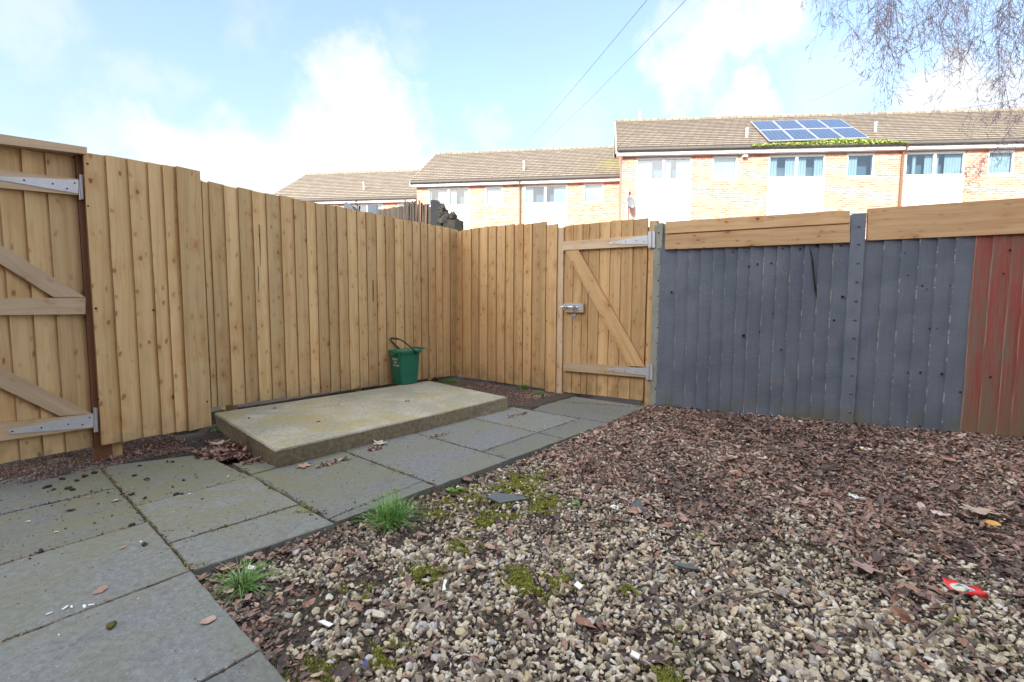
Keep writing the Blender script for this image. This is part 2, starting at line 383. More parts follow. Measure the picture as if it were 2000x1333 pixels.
def stone_fn(T, b):
    bid = T.n('ShaderNodeAttribute', attribute_name='bid').outputs['Fac']; pos = T.n('ShaderNodeNewGeometry').outputs['Position']
    c = T.ramp(bid, [(0, (.07, .06, .055)), (.18, (.17, .145, .115)), (.36, (.33, .275, .195)), (.52, (.50, .44, .33)), (.66, (.58, .53, .42)), (.80, (.44, .35, .22)), (.90, (.27, .25, .24)), (1, (.62, .60, .55))])
    n = T.noise(pos, 130, 4, .7); c = T.vm('SCALE', c, T.m('MULTIPLY_ADD', n, .8, .6))
    g = T.noise(pos, 2.6, 4, .6); c = T.mix(T.m('MULTIPLY', T.sm(g, .50, .66), T.sm(n, .45, .7)), c, (.10, .105, .04))
    T.set(b.inputs['Base Color'], c); b.inputs['Roughness'].default_value = .7; b.inputs['Specular IOR Level'].default_value = .3; bump(T, b, n, .3, .002)
M['stone'] = mat('buff_limestone_chippings', stone_fn)
def leaf_fn(T, b):
    bid = T.n('ShaderNodeAttribute', attribute_name='bid').outputs['Fac']; pos = T.n('ShaderNodeNewGeometry').outputs['Position']
    c = T.ramp(bid, [(0, (.045, .028, .025)), (.22, (.10, .068, .058)), (.42, (.19, .118, .10)), (.56, (.26, .135, .09)), (.68, (.31, .215, .18)), (.8, (.35, .20, .14)), (.92, (.40, .32, .25)), (1, (.50, .43, .35))])
    n = T.noise(pos, 70, 3, .7); c = T.vm('SCALE', c, T.m('MULTIPLY_ADD', n, .8, .6))
    T.set(b.inputs['Base Color'], c); b.inputs['Roughness'].default_value = .55; b.inputs['Specular IOR Level'].default_value = .4; bump(T, b, n, .3, .002)
M['leaf'] = mat('dead_leaf', leaf_fn)
def twig_fn(T, b):
    bid = T.n('ShaderNodeAttribute', attribute_name='bid').outputs['Fac']
    T.set(b.inputs['Base Color'], T.ramp(bid, [(0, (.05, .038, .032)), (.6, (.12, .09, .075)), (1, (.24, .20, .17))])); b.inputs['Roughness'].default_value = .8
M['twig'] = mat('dead_twig', twig_fn)
def grass_fn(T, b):
    bid = T.n('ShaderNodeAttribute', attribute_name='bid').outputs['Fac']
    T.set(b.inputs['Base Color'], T.ramp(bid, [(0, (.06, .16, .025)), (.5, (.12, .28, .05)), (.9, (.20, .36, .10)), (1, (.40, .36, .20))])); b.inputs['Roughness'].default_value = .45
M['grass'] = mat('grass_blade', grass_fn)
def moss_fn(T, b):
    pos = T.n('ShaderNodeNewGeometry').outputs['Position']; n = T.noise(pos, 90, 4, .7)
    T.set(b.inputs['Base Color'], T.mix(T.sm(n, .35, .7), (.13, .15, .02), (.42, .44, .07))); b.inputs['Roughness'].default_value = .95; bump(T, b, n, 1, .01)
M['moss'] = mat('moss', moss_fn)
def brick_fn(T, b):
    uv = T.n('ShaderNodeUVMap').outputs[0]
    br = T.n('ShaderNodeTexBrick', {'Vector': uv, 'Color1': (.53, .28, .20, 1), 'Color2': (.41, .175, .12, 1), 'Mortar': (.57, .51, .46, 1), 'Scale': 1.0,
             'Mortar Size': .0055, 'Mortar Smooth': .1, 'Bias': 0.0, 'Brick Width': .225, 'Row Height': .075})
    n = T.noise(uv, 1.3, 4); n2 = T.noise(T.vm('MULTIPLY', uv, (4.4, 13.3, 1)), 1, 1)
    c = T.vm('SCALE', br.outputs['Color'], T.m('MULTIPLY_ADD', n2, .9, T.m('MULTIPLY_ADD', n, .3, .42)))
    T.set(b.inputs['Base Color'], c); b.inputs['Roughness'].default_value = .85
M['brick'] = mat('orange_brick', brick_fn)
def tile_fn(T, b):
    uv = T.n('ShaderNodeUVMap').outputs[0]; bid = T.n('ShaderNodeAttribute', attribute_name='bid').outputs['Fac']; s = T.sep(uv)
    cell = T.comb(T.m('FLOOR', T.m('MULTIPLY_ADD', s[0], 3.33, T.m('MULTIPLY', bid, 40))), T.m('MULTIPLY', bid, 31), 0)
    wn = T.n('ShaderNodeTexWhiteNoise', {'Vector': cell}, noise_dimensions='3D').outputs[0]
    c = T.mix(wn, (.175, .145, .115), (.25, .21, .165))
    fx = T.m('FRACT', T.m('MULTIPLY_ADD', s[0], 3.33, T.m('MULTIPLY', bid, 40)))
    c = T.mix(T.sm(fx, .16, .02), c, (.07, .05, .035))
    n = T.noise(uv, 14, 4, .7); c = T.vm('SCALE', c, T.m('MULTIPLY_ADD', n, .9, .55))
    pos = T.n('ShaderNodeNewGeometry').outputs['Position']
    ms = T.m('MULTIPLY', T.sm(T.vm('DISTANCE', pos, (4.9, 21.6, 7.2)), 1.6, .2), T.sm(n, .38, .6))
    c = T.mix(T.m('MULTIPLY', ms, .8), c, (.32, .36, .06))
    lich = T.m('MULTIPLY', T.sm(T.noise(uv, 1.1, 4), .52, .68), .35); c = T.mix(lich, c, (.20, .19, .12))
    ed = T.n('ShaderNodeAttribute', attribute_name='edge').outputs['Fac']  # lip faces coloured dark to paint in the shadow line under each course
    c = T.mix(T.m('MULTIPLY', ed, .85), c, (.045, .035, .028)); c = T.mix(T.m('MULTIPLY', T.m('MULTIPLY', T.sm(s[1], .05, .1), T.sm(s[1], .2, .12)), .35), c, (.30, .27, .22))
    T.set(b.inputs['Base Color'], c); b.inputs['Roughness'].default_value = .9
M['tile'] = mat('brown_roof_tile', tile_fn)
M['white'] = mat('white_board', speck((.78, .78, .77), .03, 3, .5, 0, 0))
M['upvc'] = mat('white_upvc', speck((.80, .80, .80), .03, 3, .35, 0, 0))
M['curtain'] = mat('net_curtain', speck((.42, .46, .48), .06, 2, .9, 0, 0))
M['room'] = mat('dim_room', speck((.12, .17, .21), .1, 2, .9, 0, 0))
M['gutter'] = mat('dark_gutter', speck((.10, .095, .09), .2, 5, .5, 0, 0))
M['pipe'] = mat('brown_downpipe', speck((.16, .09, .06), .2, 5, .5, 0, 0))
M['lead'] = mat('lead_grey', speck((.45, .46, .47), .15, 6, .5, 0, 0))
M['dishgrey'] = mat('dish_grey', speck((.20, .22, .24), .1, 6, .5, 0, 0))
M['galv'] = mat('galvanised_steel', speck((.56, .60, .64), .18, 45, .42, .55, .2))
M['steel'] = mat('bright_steel', speck((.62, .64, .68), .1, 45, .25, .9, .1))
M['brass'] = mat('lock_body', speck((.30, .30, .42), .1, 45, .35, .6, .1))
M['dark'] = mat('dark_hole', speck((.012, .011, .010), .2, 30, .9, 0, 0))
M['conc'] = mat('weathered_post', speck((.25, .265, .225), .32, 34, .85, 0, .5))
M['slate'] = mat('slate_piece', speck((.085, .10, .105), .25, 30, .6, 0, .4))
M['litterwhite'] = mat('white_plastic', speck((.75, .75, .74), .15, 60, .4, 0, .2))
M['pot'] = mat('terracotta', speck((.42, .17, .09), .2, 20, .8, 0, 0))
def glass_fn(T, b):
    g = T.n('ShaderNodeBsdfGlossy', {'Color': (.9, .95, 1, 1), 'Roughness': .03}); t = T.n('ShaderNodeBsdfTransparent', {'Color': (.66, .80, .86, 1)})
    mx = T.n('ShaderNodeMixShader', {0: T.m('ADD', T.n('ShaderNodeFresnel', {'IOR': 1.5}).outputs[0], .12, clamp=True), 1: t.outputs[0], 2: g.outputs[0]})
    T.nt.links.new(mx.outputs[0], T.nt.nodes['Material Output'].inputs[0])
M['glass'] = mat('window_glass', glass_fn)
def pv_fn(T, b):
    uv = T.n('ShaderNodeUVMap').outputs[0]
    br = T.n('ShaderNodeTexBrick', {'Vector': uv, 'Color1': (.022, .034, .075, 1), 'Color2': (.03, .045, .10, 1), 'Mortar': (.12, .16, .24, 1), 'Scale': 1.0, 'Mortar Size': .006, 'Brick Width': .16, 'Row Height': .16, 'Bias': 0.0}, offset=0.0)
    T.set(b.inputs['Base Color'], br.outputs['Color']); b.inputs['Roughness'].default_value = .22
M['pv'] = mat('solar_cells', pv_fn)
M['alu'] = mat('aluminium_frame', speck((.62, .63, .64), .05, 10, .35, .6, 0))
def plastic(col, rough=.42):
    def fn(T, b):
        pos = T.n('ShaderNodeTexCoord').outputs['Object']; n = T.noise(pos, 420, 2); n2 = T.noise(pos, 11, 5, .7)
        T.set(b.inputs['Base Color'], T.mix(T.m('MULTIPLY', T.sm(n2, .5, .8), .3), tuple(col), tuple(c*.6+.05 for c in col)))
        T.set(b.inputs['Roughness'], T.m('MULTIPLY_ADD', n2, .3, rough-.12)); bump(T, b, n, .12, .001)
    return fn
M['green'] = mat('green_plastic', plastic((.008, .15, .088)))
M['black'] = mat('black_plastic', plastic((.018, .018, .024), .35))
M['bluebox'] = mat('slate_blue_board', speck((.035, .055, .09), .15, 8, .6, 0, 0))
M['bark'] = mat('birch_bark', speck((.30, .26, .23), .5, 9, .8, 0, .5))
M['bud'] = mat('birch_twig', speck((.11, .09, .115), .25, 9, .7, 0, 0))

# ------------------------------------------------------------------ ground
A = Vector((cos(radians(50.5)), sin(radians(50.5)), 0)); B = Vector((cos(radians(-39.5)), sin(radians(-39.5)), 0)); O = Vector((-1.14, 1.57, 0))
def ab(a, b, z=0.0):
    p = O+A*a+B*b; return Vector((p.x, p.y, z))
A2, B2, O2 = np.array(A[:2]), np.array(B[:2]), np.array(O[:2])
def toab(P): q = P-O2; return q@A2, q@B2
def edge_b(a):      # b of the path's gravel edge
    return np.where(a < 0, 50.0, np.interp(a, [0, .53, 1.08, 2.67, 3.7], [0.0, .055, .08, .14, .16]))
F1P, F1N = np.array(F1.P[:2]), np.array(F1.N[:2]); F2P, F2N = np.array(F2.P[:2]), np.array(F2.N[:2])
F3P, F3D, F3N = np.array(F3.P[:2]), np.array(F3.D[:2]), np.array(F3.N[:2])
def vnoise(x, y, s, seed=0):
    x = x*s+seed*13.7; y = y*s+seed*5.1; xi, yi = np.floor(x), np.floor(y); fx, fy = x-xi, y-yi
    fx = fx*fx*(3-2*fx); fy = fy*fy*(3-2*fy)
    def h(i, j): v = np.sin(i*127.1+j*311.7+seed*74.7)*43758.5453; return v-np.floor(v)
    return (h(xi, yi)*(1-fx)+h(xi+1, yi)*fx)*(1-fy)+(h(xi, yi+1)*(1-fx)+h(xi+1, yi+1)*fx)*fy
def gz(P):
    a, b = toab(P); x, y = P[:, 0], P[:, 1]
    d3 = (P-F3P)@F3N                       # distance in front of the grey fence
    z = -.048+.046*np.clip(1-d3/1.5, 0, 1)+.010*(vnoise(x, y, 2.2, 1)-.5)+.006*(vnoise(x, y, 7, 2)-.5)
    onpath = (b < edge_b(a)-.012) & (a > 0) & (a < 4.2) & (b > -.86)
    leftp = (a <= 0) | ((b <= -.86) & (a < .55))
    z = np.where(onpath, -.05, z)
    soil = ((b <= -.80) & (a > .70)) | ((b < -.64) & (a > 2.86))
    z = np.where(soil, -.012+.018*np.clip((a-2.4)/.8, 0, 1)+.014*(vnoise(x, y, 6, 3)-.3), z)
    z = np.where((a <= .0) & (b < 1.3) & (b > -1.62), -.05, z)
    z = np.where((b <= -1.60) & (a <= .46), -.004+.010*vnoise(x, y, 9, 4), z)
    d1 = (P-F1P)@F1N; d2 = (P-F2P)@F2N
    z = np.where((d1 < -.05) & (x > -2.6) & (x < 0), .075, z)
    z = np.where((d2 < -.05) & (x > -.8) & (x < .75), .03, z)
    return z
gx = np.concatenate([[-400, -120, -40, -15], np.arange(-4.5, 5.5, .03), [7, 15, 40, 120, 400]])
gy = np.concatenate([[-400, -120, -40, -10, -3], np.arange(-.5, 7, .03), [9, 15, 40, 120, 400]])
X, Y = np.meshgrid(gx, gy); P = np.stack([X.ravel(), Y.ravel()], 1); Z = gz(P)
Z = np.where((np.abs(P[:, 0]) > 6) | (P[:, 1] > 7), -.05, Z)
nx, ny = len(gx), len(gy); idx = np.arange(nx*ny).reshape(ny, nx)
Fq = np.stack([idx[:-1, :-1].ravel(), idx[:-1, 1:].ravel(), idx[1:, 1:].ravel(), idx[1:, :-1].ravel()], 1)
g = fastmesh('ground', np.column_stack([P, Z]), Fq, M['soil'], smooth=True); tag(g, kind='structure')

# paving: one structure of separate bevelled slabs with open joints
pv = MB()
def slab(pts, z=0.0, px=False):
    q = [gr(*p) for p in pts] if px else [ab(*p) for p in pts]
    c = sum(q, Vector())/len(q); dz = random.uniform(-.003, .003); tx, ty = random.uniform(-.004, .004), random.uniform(-.004, .004)
    r = []
    for i, p in enumerate(q):      # shrink by 4 mm for the joint
        e = []
        for w in (q[i-1], q[(i+1) % len(q)]): e.append((w-p).normalized())
        s_ = (e[0]+e[1]); s_ = s_*(.0022/max(.3, s_.length/1.41)) if s_.length > .01 else Vector()
        r.append(p+s_)
    top = []; bot = []; rim = []; n = len(r)
    # subdivide edges for slightly chipped outline
    for i in range(n):
        a_, b_ = r[i], r[(i+1) % n]; k = max(2, int((b_-a_).length/.045))
        nn = Vector((-(b_-a_).y, (b_-a_).x, 0)).normalized()
        for j in range(k):
            p = a_.lerp(b_, j/k)+nn*((random.uniform(0, .003)+(.006 if random.random() < .06 else 0)) if j else random.uniform(0, .002))
            zz_ = dz*.6+(p.x-c.x)*tx+(p.y-c.y)*ty+z
            d = (c-p).normalized()
            rim.append(Vector((p.x, p.y, zz_-.0035))); bot.append(Vector((p.x, p.y, -.052))); top.append(Vector((p.x+d.x*.004, p.y+d.y*.004, zz_)))
    k = len(rim); bid = random.random()
    pv.add(bot+rim+top, [(i, (i+1) % k, k+(i+1) % k, k+i) for i in range(k)]+[(k+i, k+(i+1) % k, 2*k+(i+1) % k, 2*k+i) for i in range(k)]+[tuple(range(2*k, 3*k))], bid=bid)
bl = [-2.34, -1.76, -1.17, -.58, 0, .585, 1.17, 1.76]
for i in range(len(bl)-1):
    for j in range(3):
        a1 = -.9*j; a0 = a1-.9
        slab([(a0, bl[i]), (a0, bl[i+1]), (a1, bl[i+1]), (a1, bl[i])])
slab([(0, -1.64), (0, -.82), (.51, -.80), (.47, -1.45)])
slab([(0, -.82), (0, -.29), (.51, -.25), (.51, -.80)]); slab([(0, -.29), (0, 0), (.52, .055), (.51, -.25)])
slab([(.51, -.84), (.52, .0), (1.08, -.03), (1.075, -.84)]); slab([(.52, .0), (.53, .055), (1.08, .075), (1.08, -.03)])
slab([(1.075, -.84), (1.085, .08), (1.65, .10), (1.645, -.84)])
slab([(1.645, -.84), (1.65, -.13), (2.25, -.12), (2.245, -.84)]); slab([(1.65, -.13), (1.65, .10), (2.25, .125), (2.25, -.12)])
slab([(2.245, -.84), (2.25, -.12), (2.84, -.11), (2.81, -.84)]); slab([(2.25, -.12), (2.25, .125), (2.85, .145), (2.84, -.11)])
gA, gB = F2.at(F2.tz(1092, 768)[0], 0, .012), F2.at(F2.tz(1264, 790)[0], 0, .012)
def toab1(p): q = p-O; return (q.dot(A), q.dot(B))
slab([(2.82, -.6), (2.85, .145), toab1(gB), toab1(gA)])
slab([(.515, -1.12), (.515, -.845), (.665, -.845), (.66, -1.0)])
o = pv.build('paving', M['slab']); tag(o, kind='structure')
o.data.validate()

# raised concrete pad by the left fence
pd = MB()
pc = [gr(418, 807, .105), gr(538, 880, .105), gr(992, 776, .105), gr(838, 744, .105)]
pcb = [gr(425, 838, 0), gr(541, 912, 0), gr(992, 801, 0), gr(845, 744, .105)]
pcb = [Vector((p.x, p.y, -.04)) for p in pcb]; pcb[3] = Vector((pc[3].x, pc[3].y, -.04))
def rim(pts, n=26, amp=.004, z=None):
    r = []
    for i in range(4):
        a_, b_ = pts[i], pts[(i+1) % 4]
        for j in range(n):
            p = a_.lerp(b_, j/n); r.append(p+Vector((random.uniform(-amp, amp), random.uniform(-amp, amp), 0)))
    return r
rb, rt = rim(pcb), rim(pc, amp=.002); ct = sum(pc, Vector())/4
rt2 = [p+(ct-p).normalized()*.008 for p in rt]; rt = [p-Vector((0, 0, .008+random.uniform(0, .004))) for p in rt]
k = len(rb); mid_ = [rb[i].lerp(rt[i], .5)+Vector((random.uniform(-.004, .004), random.uniform(-.004, .004), 0)) for i in range(k)]
pd.add(rb+mid_+rt+rt2, [(q*k+i, q*k+(i+1) % k, (q+1)*k+(i+1) % k, (q+1)*k+i) for q in range(3) for i in range(k)]+[tuple(range(3*k, 4*k))], bid=.3)
o = pd.build('concrete_pad', M['pad']); tag(o, 'raised weathered concrete slab with yellow green stains, in front of the long timber fence', 'concrete base')

# ------------------------------------------------------------------ fences
def xs(off, sc, l): return [off+sc*v for v in l]
def holes(pl, pts, name, parent, o, r0=.0045, r1=.007, dark=True, m=None):
    for p in pts:
        mb = MB()
        t, z = pl.tz(p[0], p[1], o); r = random.uniform(r0, r1)*(p[2] if len(p) > 2 else 1)
        poly = [(t+r*cos(w)*random.uniform(.85, 1.1), z+r*sin(w)*random.uniform(.9, 1.2)) for w in [i*pi/4 for i in range(8)]]
        plate(mb, pl, poly, o-.006, o+.0012, px=False)
        B_(mb, name, m or M['dark'], parent)
# long fence
fe = thing('timber_fence', 'long new featheredge timber fence behind the concrete slab, running to the back corner', 'fence', loc=F1.at(1, 0))
def par(o, p):      # keep world placement when parenting to an empty with a location
    o.parent = p; o.matrix_parent_inverse = p.matrix_world.inverted() if p.matrix_world != Matrix() else Matrix.Translation(-p.location)
    return o
def B_(mb, name, m, p, **k):
    o = mb.build(name, m, **k); return par(o, p)
def setloc(o): o.matrix_world = Matrix.Translation(o.location)
xt = xs(380, .27, [3, 45, 95, 203, 305, 407, 507, 612, 708, 798, 868, 945, 1018, 1093, 1165, 1232, 1305, 1370, 1437, 1503, 1568, 1627, 1680, 1735, 1785, 1840, 1897])
mb = MB()
ts = [F1.tz(x, 365+.153*(x-403))[0] for x in xt]
t_ = ts[0]
while t_ > -1.2: t_ -= .105; ts.insert(0, t_)
for i in range(len(ts)-1):
    zt = F1.tz(640, 365+.153*(640-403))[1]+random.uniform(-.006, .006)
    board(mb, F1, ts[i]-.0, ts[i+1]+.012, .128-.06*max(0, min(1, ts[i]/ts[-1]))+random.uniform(-.004, .006), zt+random.uniform(-.002, .002), zt, oA=.024, oB=.008, back=0)
o = B_(mb, 'boards', M['wood'], fe)
for zz_ in (.35, 1.0, 1.65): mb = MB(); plate(mb, F1, [(-1.1, zz_), (ts[-1], zz_), (ts[-1], zz_+.07), (-1.1, zz_+.07)], -.05, -.004, px=False); B_(mb, 'rail', M['wood'], fe)
for t in (-1.1, .1, 1.3, 2.3):
    mb = MB(); plate(mb, F1, [(t, -.1), (t+.09, -.1), (t+.09, 1.85), (t, 1.85)], -.15, -.055, px=False); B_(mb, 'post', M['wood'], fe)
for (x, y0, y1) in [(507, 440, 520), (503.5, 520, 572), (727, 548, 590), (837.5, 655, 690)]:
    mb = MB(); t, z0 = F1.tz(x, y1); _, z1 = F1.tz(x, y0); plate(mb, F1, [(t-.002, z0), (t+.0025, (z0+z1)/2), (t+.001, z1), (t-.001, z1)], .012, .0245, px=False); B_(mb, 'split', M['dark'], fe)

# near panel of the left fence + post
fp = thing('timber_fence', 'stepped-forward fence of six wide boards between the left gate and the long fence', 'fence', loc=F0.at(.3, 0))
topx = xs(0, .255, [635, 808, 975, 1130, 1243, 1343, 1531]); topy = [(298, 303), (303.5, 309), (310.5, 316.5), (317, 321.5), (322, 325), (325.4, 334.8)]
zb0 = [870.8, 864.5, 855.5, 849.5, 844, 840.8]; zb1 = [863.6, 856, 849.5, 844, 840.5, 831]
mb = MB()
for i in range(6):
    o1 = .035
    ta, za = F0.tz(topx[i], topy[i][0], o1); tb, zb = F0.tz(topx[i+1], topy[i][1], o1)
    xa = topx[i]+(197-162)*(1-i/6)+27*(i/6); xb = xa+(topx[i+1]-topx[i])*1.05
    _, z0 = F0.tz([197, 237, 274, 318, 348, 372][i], zb0[i], o1); _, z0b = F0.tz([237, 274, 318, 348, 372, 417][i], zb1[i], o1)
    up = .0 if i != 5 else .012
    board(mb, F0, ta, tb+(.012 if i < 5 else 0), z0, za, zb, oA=.038+up, oB=.020+up*1.2, back=.002+up, z0b=z0b)
B_(mb, 'boards', M['wood'], fp)
t0 = F0.tz(190, 870, 0)[0]
mb = MB(); plate(mb, F0, [(t0-.012, -.03), (t0+.068, -.03), (t0+.068, 1.80), (t0-.012, 1.80)], -.10, -.001, px=False); B_(mb, 'post', M['redwood'], fp)
mb = MB(); plate(mb, F0, [(t0+.0685, -.03), (t0+.118, -.03), (t0+.118, 1.75), (t0+.0685, 1.75)], -.08, -.012, px=False); B_(mb, 'post', M['wood2'], fp)
tb = F0.tz(1531*.255, 335, .03)[0]
for zz_ in (.4, 1.05, 1.62): mb = MB(); plate(mb, F0, [(t0+.12, zz_), (tb-.1, zz_), (tb-.1, zz_+.06), (t0+.12, zz_+.06)], -.06, .0, px=False); B_(mb, 'rail', M['wood'], fp)
holes(F0, [(172, 403), (187, 603), (193, 781), (171, 320.5), (375, 341.5), (388, 570), (404, 785, 1.2), (300, 606)], 'nail', fp, .036)

# left gate
def hinge(name, pl, strap, plate_px, o, parent, screws):
    mb = MB(); plate(mb, pl, strap, o, o+.004, bid=.5); h = B_(mb, name, M['galv'], parent)
    mb = MB(); plate(mb, pl, plate_px, o-.002, o+.007, bid=.5)
    k = [pl.tz(*p, o) for p in plate_px]; tm = sum(q[0] for q in k)/4; z0 = min(q[1] for q in k); z1 = max(q[1] for q in k)
    mb.tube([pl.at(tm, z0+.004, o+.009), pl.at(tm, z1-.004, o+.009)], .0075, 8, bid=.5)
    c = mb.build('hinge_knuckle', M['galv']); c.parent = h
    for p in screws:
        mb = MB(); t, z = pl.tz(*p, o+.004); mb.tube([pl.at(t, z, o+.003), pl.at(t, z, o+.0055)], .0045, 8)
        c = mb.build('screw', M['dark']); c.parent = h
    return h
lg = thing('timber_gate', 'left ledged and braced timber gate with two long galvanised hinges, cut by the photo edge', 'gate', loc=F0.at(-.3, 0))
mb = MB(); gx_ = [(88, 125), (41, 75.5), (-8, 24), (-62, -32), (-118, -92), (-175, -155), (-235, -220)]
edges = [150]+[g_[0] for g_ in gx_]
gl = F0.tz(150, 307, -.02)
for i in range(len(edges)-1):
    x1, x0 = edges[i], edges[i+1]
    ta = F0.tz(x0, 286+.14*x0, -.02)[0]; tb_ = F0.tz(x1, 286+.14*x1, -.02)[0]
    zt = F0.tz(88, 299, -.02)[1]; zb_ = F0.tz(125, 884, -.02)[1]
    board(mb, F0, ta, tb_+.012 if i else tb_, zb_, zt+random.uniform(-.003, .003), oA=-.016, oB=-.032, back=-.042)
B_(mb, 'boards', M['wood'], lg)
def ext(p0, p1, x): return p0[1]+(p1[1]-p0[1])*(x-p0[0])/(p1[0]-p0[0])
XL = -230
def rail4(t0_, t1_, b0, b1, xr): return [(XL, ext(b0, b1, XL)), (xr, ext(b0, b1, xr)), (xr, ext(t0_, t1_, xr)), (XL, ext(t0_, t1_, XL))]
for nm, pts in [('ledge', rail4((0, 331), (154, 350), (0, 367), (154, 381.5), 154)), ('ledge', rail4((0, 583.4), (167, 582), (0, 616), (167, 614), 167)), ('ledge', rail4((0, 828), (183, 808), (0, 862), (183, 836), 183))]:
    mb = MB(); plate(mb, F0, pts, -.017, .006); B_(mb, nm, M['pink'], lg)
for pts in [[(XL+40, 350), (XL+40, 396), (105, 581), (167, 581), (0, 478)], [(XL+30, 618), (XL+30, 662), (117, 813), (180, 808), (0, 717)]]:
    mb = MB(); plate(mb, F0, pts, -.017, .004); B_(mb, 'brace', M['pink'], lg)
hinge('hinge', F0, [(-75, 341), (-75, 343.5), (0, 352), (153, 378.5), (153, 352)], [(154.5, 341), (154.5, 390), (163, 390), (163, 342)], .006, lg, [(47, 352.5), (103, 359.5), (131, 369), (146, 358)])
hinge('hinge', F0, [(16, 841), (16, 846.5), (25, 848), (182, 835), (182, 809)], [(182.5, 796.5), (183.5, 845), (192.5, 844), (191, 797)], .006, lg, [(24, 843), (81, 836), (133, 829), (161, 830), (175, 816)])
gf = thing('gate_lintel', 'horizontal timber beam over the top of the left gate', 'gate frame', loc=F0.at(-.3, 1.8))
mb = MB(); plate(mb, F0, [(XL, ext((0, 281), (156, 300), XL)), (170, 301.5), (170, 288), (XL, ext((0, 262), (170, 288), XL))], -.10, .045); B_(mb, 'beam', M['pink'], gf)
mb = MB(); tl = F0.tz(XL, 300)[0]; plate(mb, F0, [(tl, -.05), (tl+.09, -.05), (tl+.09, 1.8), (tl, 1.8)], -.10, -.01, px=False); B_(mb, 'post', M['redwood'], gf)

# middle fence (corner to gate)
mf = thing('timber_fence', 'short new timber fence of close vertical boards between the back corner and the padlocked gate', 'fence', loc=F2.at(.8, 0))
mx = xs(860, .315, [94, 140, 197, 245, 300, 352, 408, 462, 520, 575, 663]); my = [453.5, 450.5, 448, 446, 443.5, 442.5, 441, 440, 438.5, 437]
mb = MB()
for i in range(10):
    ta, za = F2.tz(mx[i], my[i]); tb_, _ = F2.tz(mx[i+1], my[i])
    board(mb, F2, ta-.012 if i else ta, tb_, .035+random.uniform(-.006, .006)+.03*(1-i/9), za+random.uniform(-.003, .003), oA=.008, oB=.024, back=0)
B_(mb, 'boards', M['wood2'], mf)
mb = MB(); ta, za = F2.tz(1068, 440, .03); tb_, _ = F2.tz(1089, 440, .03); _, z0 = F2.tz(1075, 766, .03)
board(mb, F2, ta, tb_, z0, za, oA=.03, oB=.036, back=.006); B_(mb, 'cover_board', M['wood2'], mf)
mb = MB(); ta, za = F2.tz(1089.5, 445, .02); tb_, _ = F2.tz(1101, 445, .02); plate(mb, F2, [(ta, -.03), (tb_, -.03), (tb_, za), (ta, za)], -.08, .02, px=False); B_(mb, 'post', M['pink'], mf)
t9 = F2.tz(1068, 440)[0]
for zz_ in (.4, 1.05, 1.6): mb = MB(); plate(mb, F2, [(.0, zz_), (t9, zz_), (t9, zz_+.07), (.0, zz_+.07)], -.05, -.003, px=False); B_(mb, 'rail', M['wood'], mf)
holes(F2, [(1086, 580, 1.6), (1086, 612), (1067, 528), (1067, 628)], 'nail', mf, .034)

# gate 2
g2 = thing('timber_gate', 'timber gate with diagonal brace, sliding bolt and padlock, at the end of the paved path', 'gate', loc=F2.at(2, 0))
ex = [1102.5, 1121, 1139, 1151.5, 1172, 1193, 1214.5, 1238, 1266]; mb = MB()
for i in range(8):
    y = 441-.088*(ex[i]-1102)
    ta, za = F2.tz(ex[i], y, 0); tb_, _ = F2.tz(ex[i+1], y, 0); zb_ = F2.tz(ex[i], 766+.105*(ex[i]-1102))[1]
    board(mb, F2, ta-.008 if i else ta, tb_, zb_, za+random.uniform(-.003, .003)-(.004 if i < 5 else 0), oA=.000, oB=.008, back=-.012)
B_(mb, 'boards', M['wood2'], g2)
for pts in [[(1099, 489.5), (1266, 480.5), (1266, 459.5), (1098, 472.5)], [(1100.5, 724.5), (1262, 738), (1262, 719.5), (1100.5, 707.8)]]:
    mb = MB(); plate(mb, F2, pts, .009, .034); B_(mb, 'ledge', M['pink'], g2)
mb = MB(); plate(mb, F2, [(1104, 490.5), (1228, 715), (1259, 717), (1129.5, 488.5)], .009, .032); B_(mb, 'brace', M['wood2'], g2)
hinge('hinge', F2, [(1189, 474), (1189, 477), (1265, 477.5), (1265, 459.5)], [(1265.7, 452.5), (1266, 484.4), (1279, 484), (1279, 452)], .034, g2, [(1200, 474.5), (1222, 472), (1243, 470), (1258, 472), (1272, 458), (1272, 478)])
hinge('hinge', F2, [(1187, 721), (1187, 724.5), (1262, 734), (1262, 718)], [(1261.8, 712.5), (1261.8, 741.5), (1274, 743.4), (1274.5, 713)], .034, g2, [(1198, 724), (1220, 725), (1243, 727), (1268, 719), (1268, 737)])
mb = MB(); plate(mb, F2, [(1103, 610.2), (1139.6, 610.8), (1139.6, 592.6), (1103, 592)], .009, .032); la = B_(mb, 'latch_block', M['pink'], g2)
def q(x, y): return (1080+x*.0675, 560+y*.0675)
mb = MB(); plate(mb, F2, [q(285, 665), q(860, 690), q(860, 500), q(285, 500)], .032, .035); c = mb.build('bolt_plate', M['galv']); c.parent = la
mb = MB(); a_ = F2.tz(*q(225, 588), .045); b_ = F2.tz(*q(720, 604), .045)
mb.tube([F2.at(*a_, .047), F2.at(*b_, .047)], .0065, 10)
for x in (330, 400, 600, 650): 
    t, z = F2.tz(*q(x, 596), .045); mb.box(F2.at(t, z, .043), (.012, .026, .032), Matrix.Rotation(math.atan2(F2.D.y, F2.D.x), 3, 'Z'))
c = mb.build('bolt', M['steel'], smooth=False); c.parent = la
pk = thing('padlock', 'small blue-grey padlock hanging by its shackle from the sliding bolt', 'padlock')
t, z = F2.tz(*q(607, 860), .05); pk.location = F2.at(t, z, .05); L0 = pk.location
mb = MB(); mb.box(F2.at(t, z, .05), (.042, .016, .03), Matrix.Rotation(math.atan2(F2.D.y, F2.D.x), 3, 'Z')); o = B_(mb, 'lock_body', M['brass'], pk, bevel=.004)
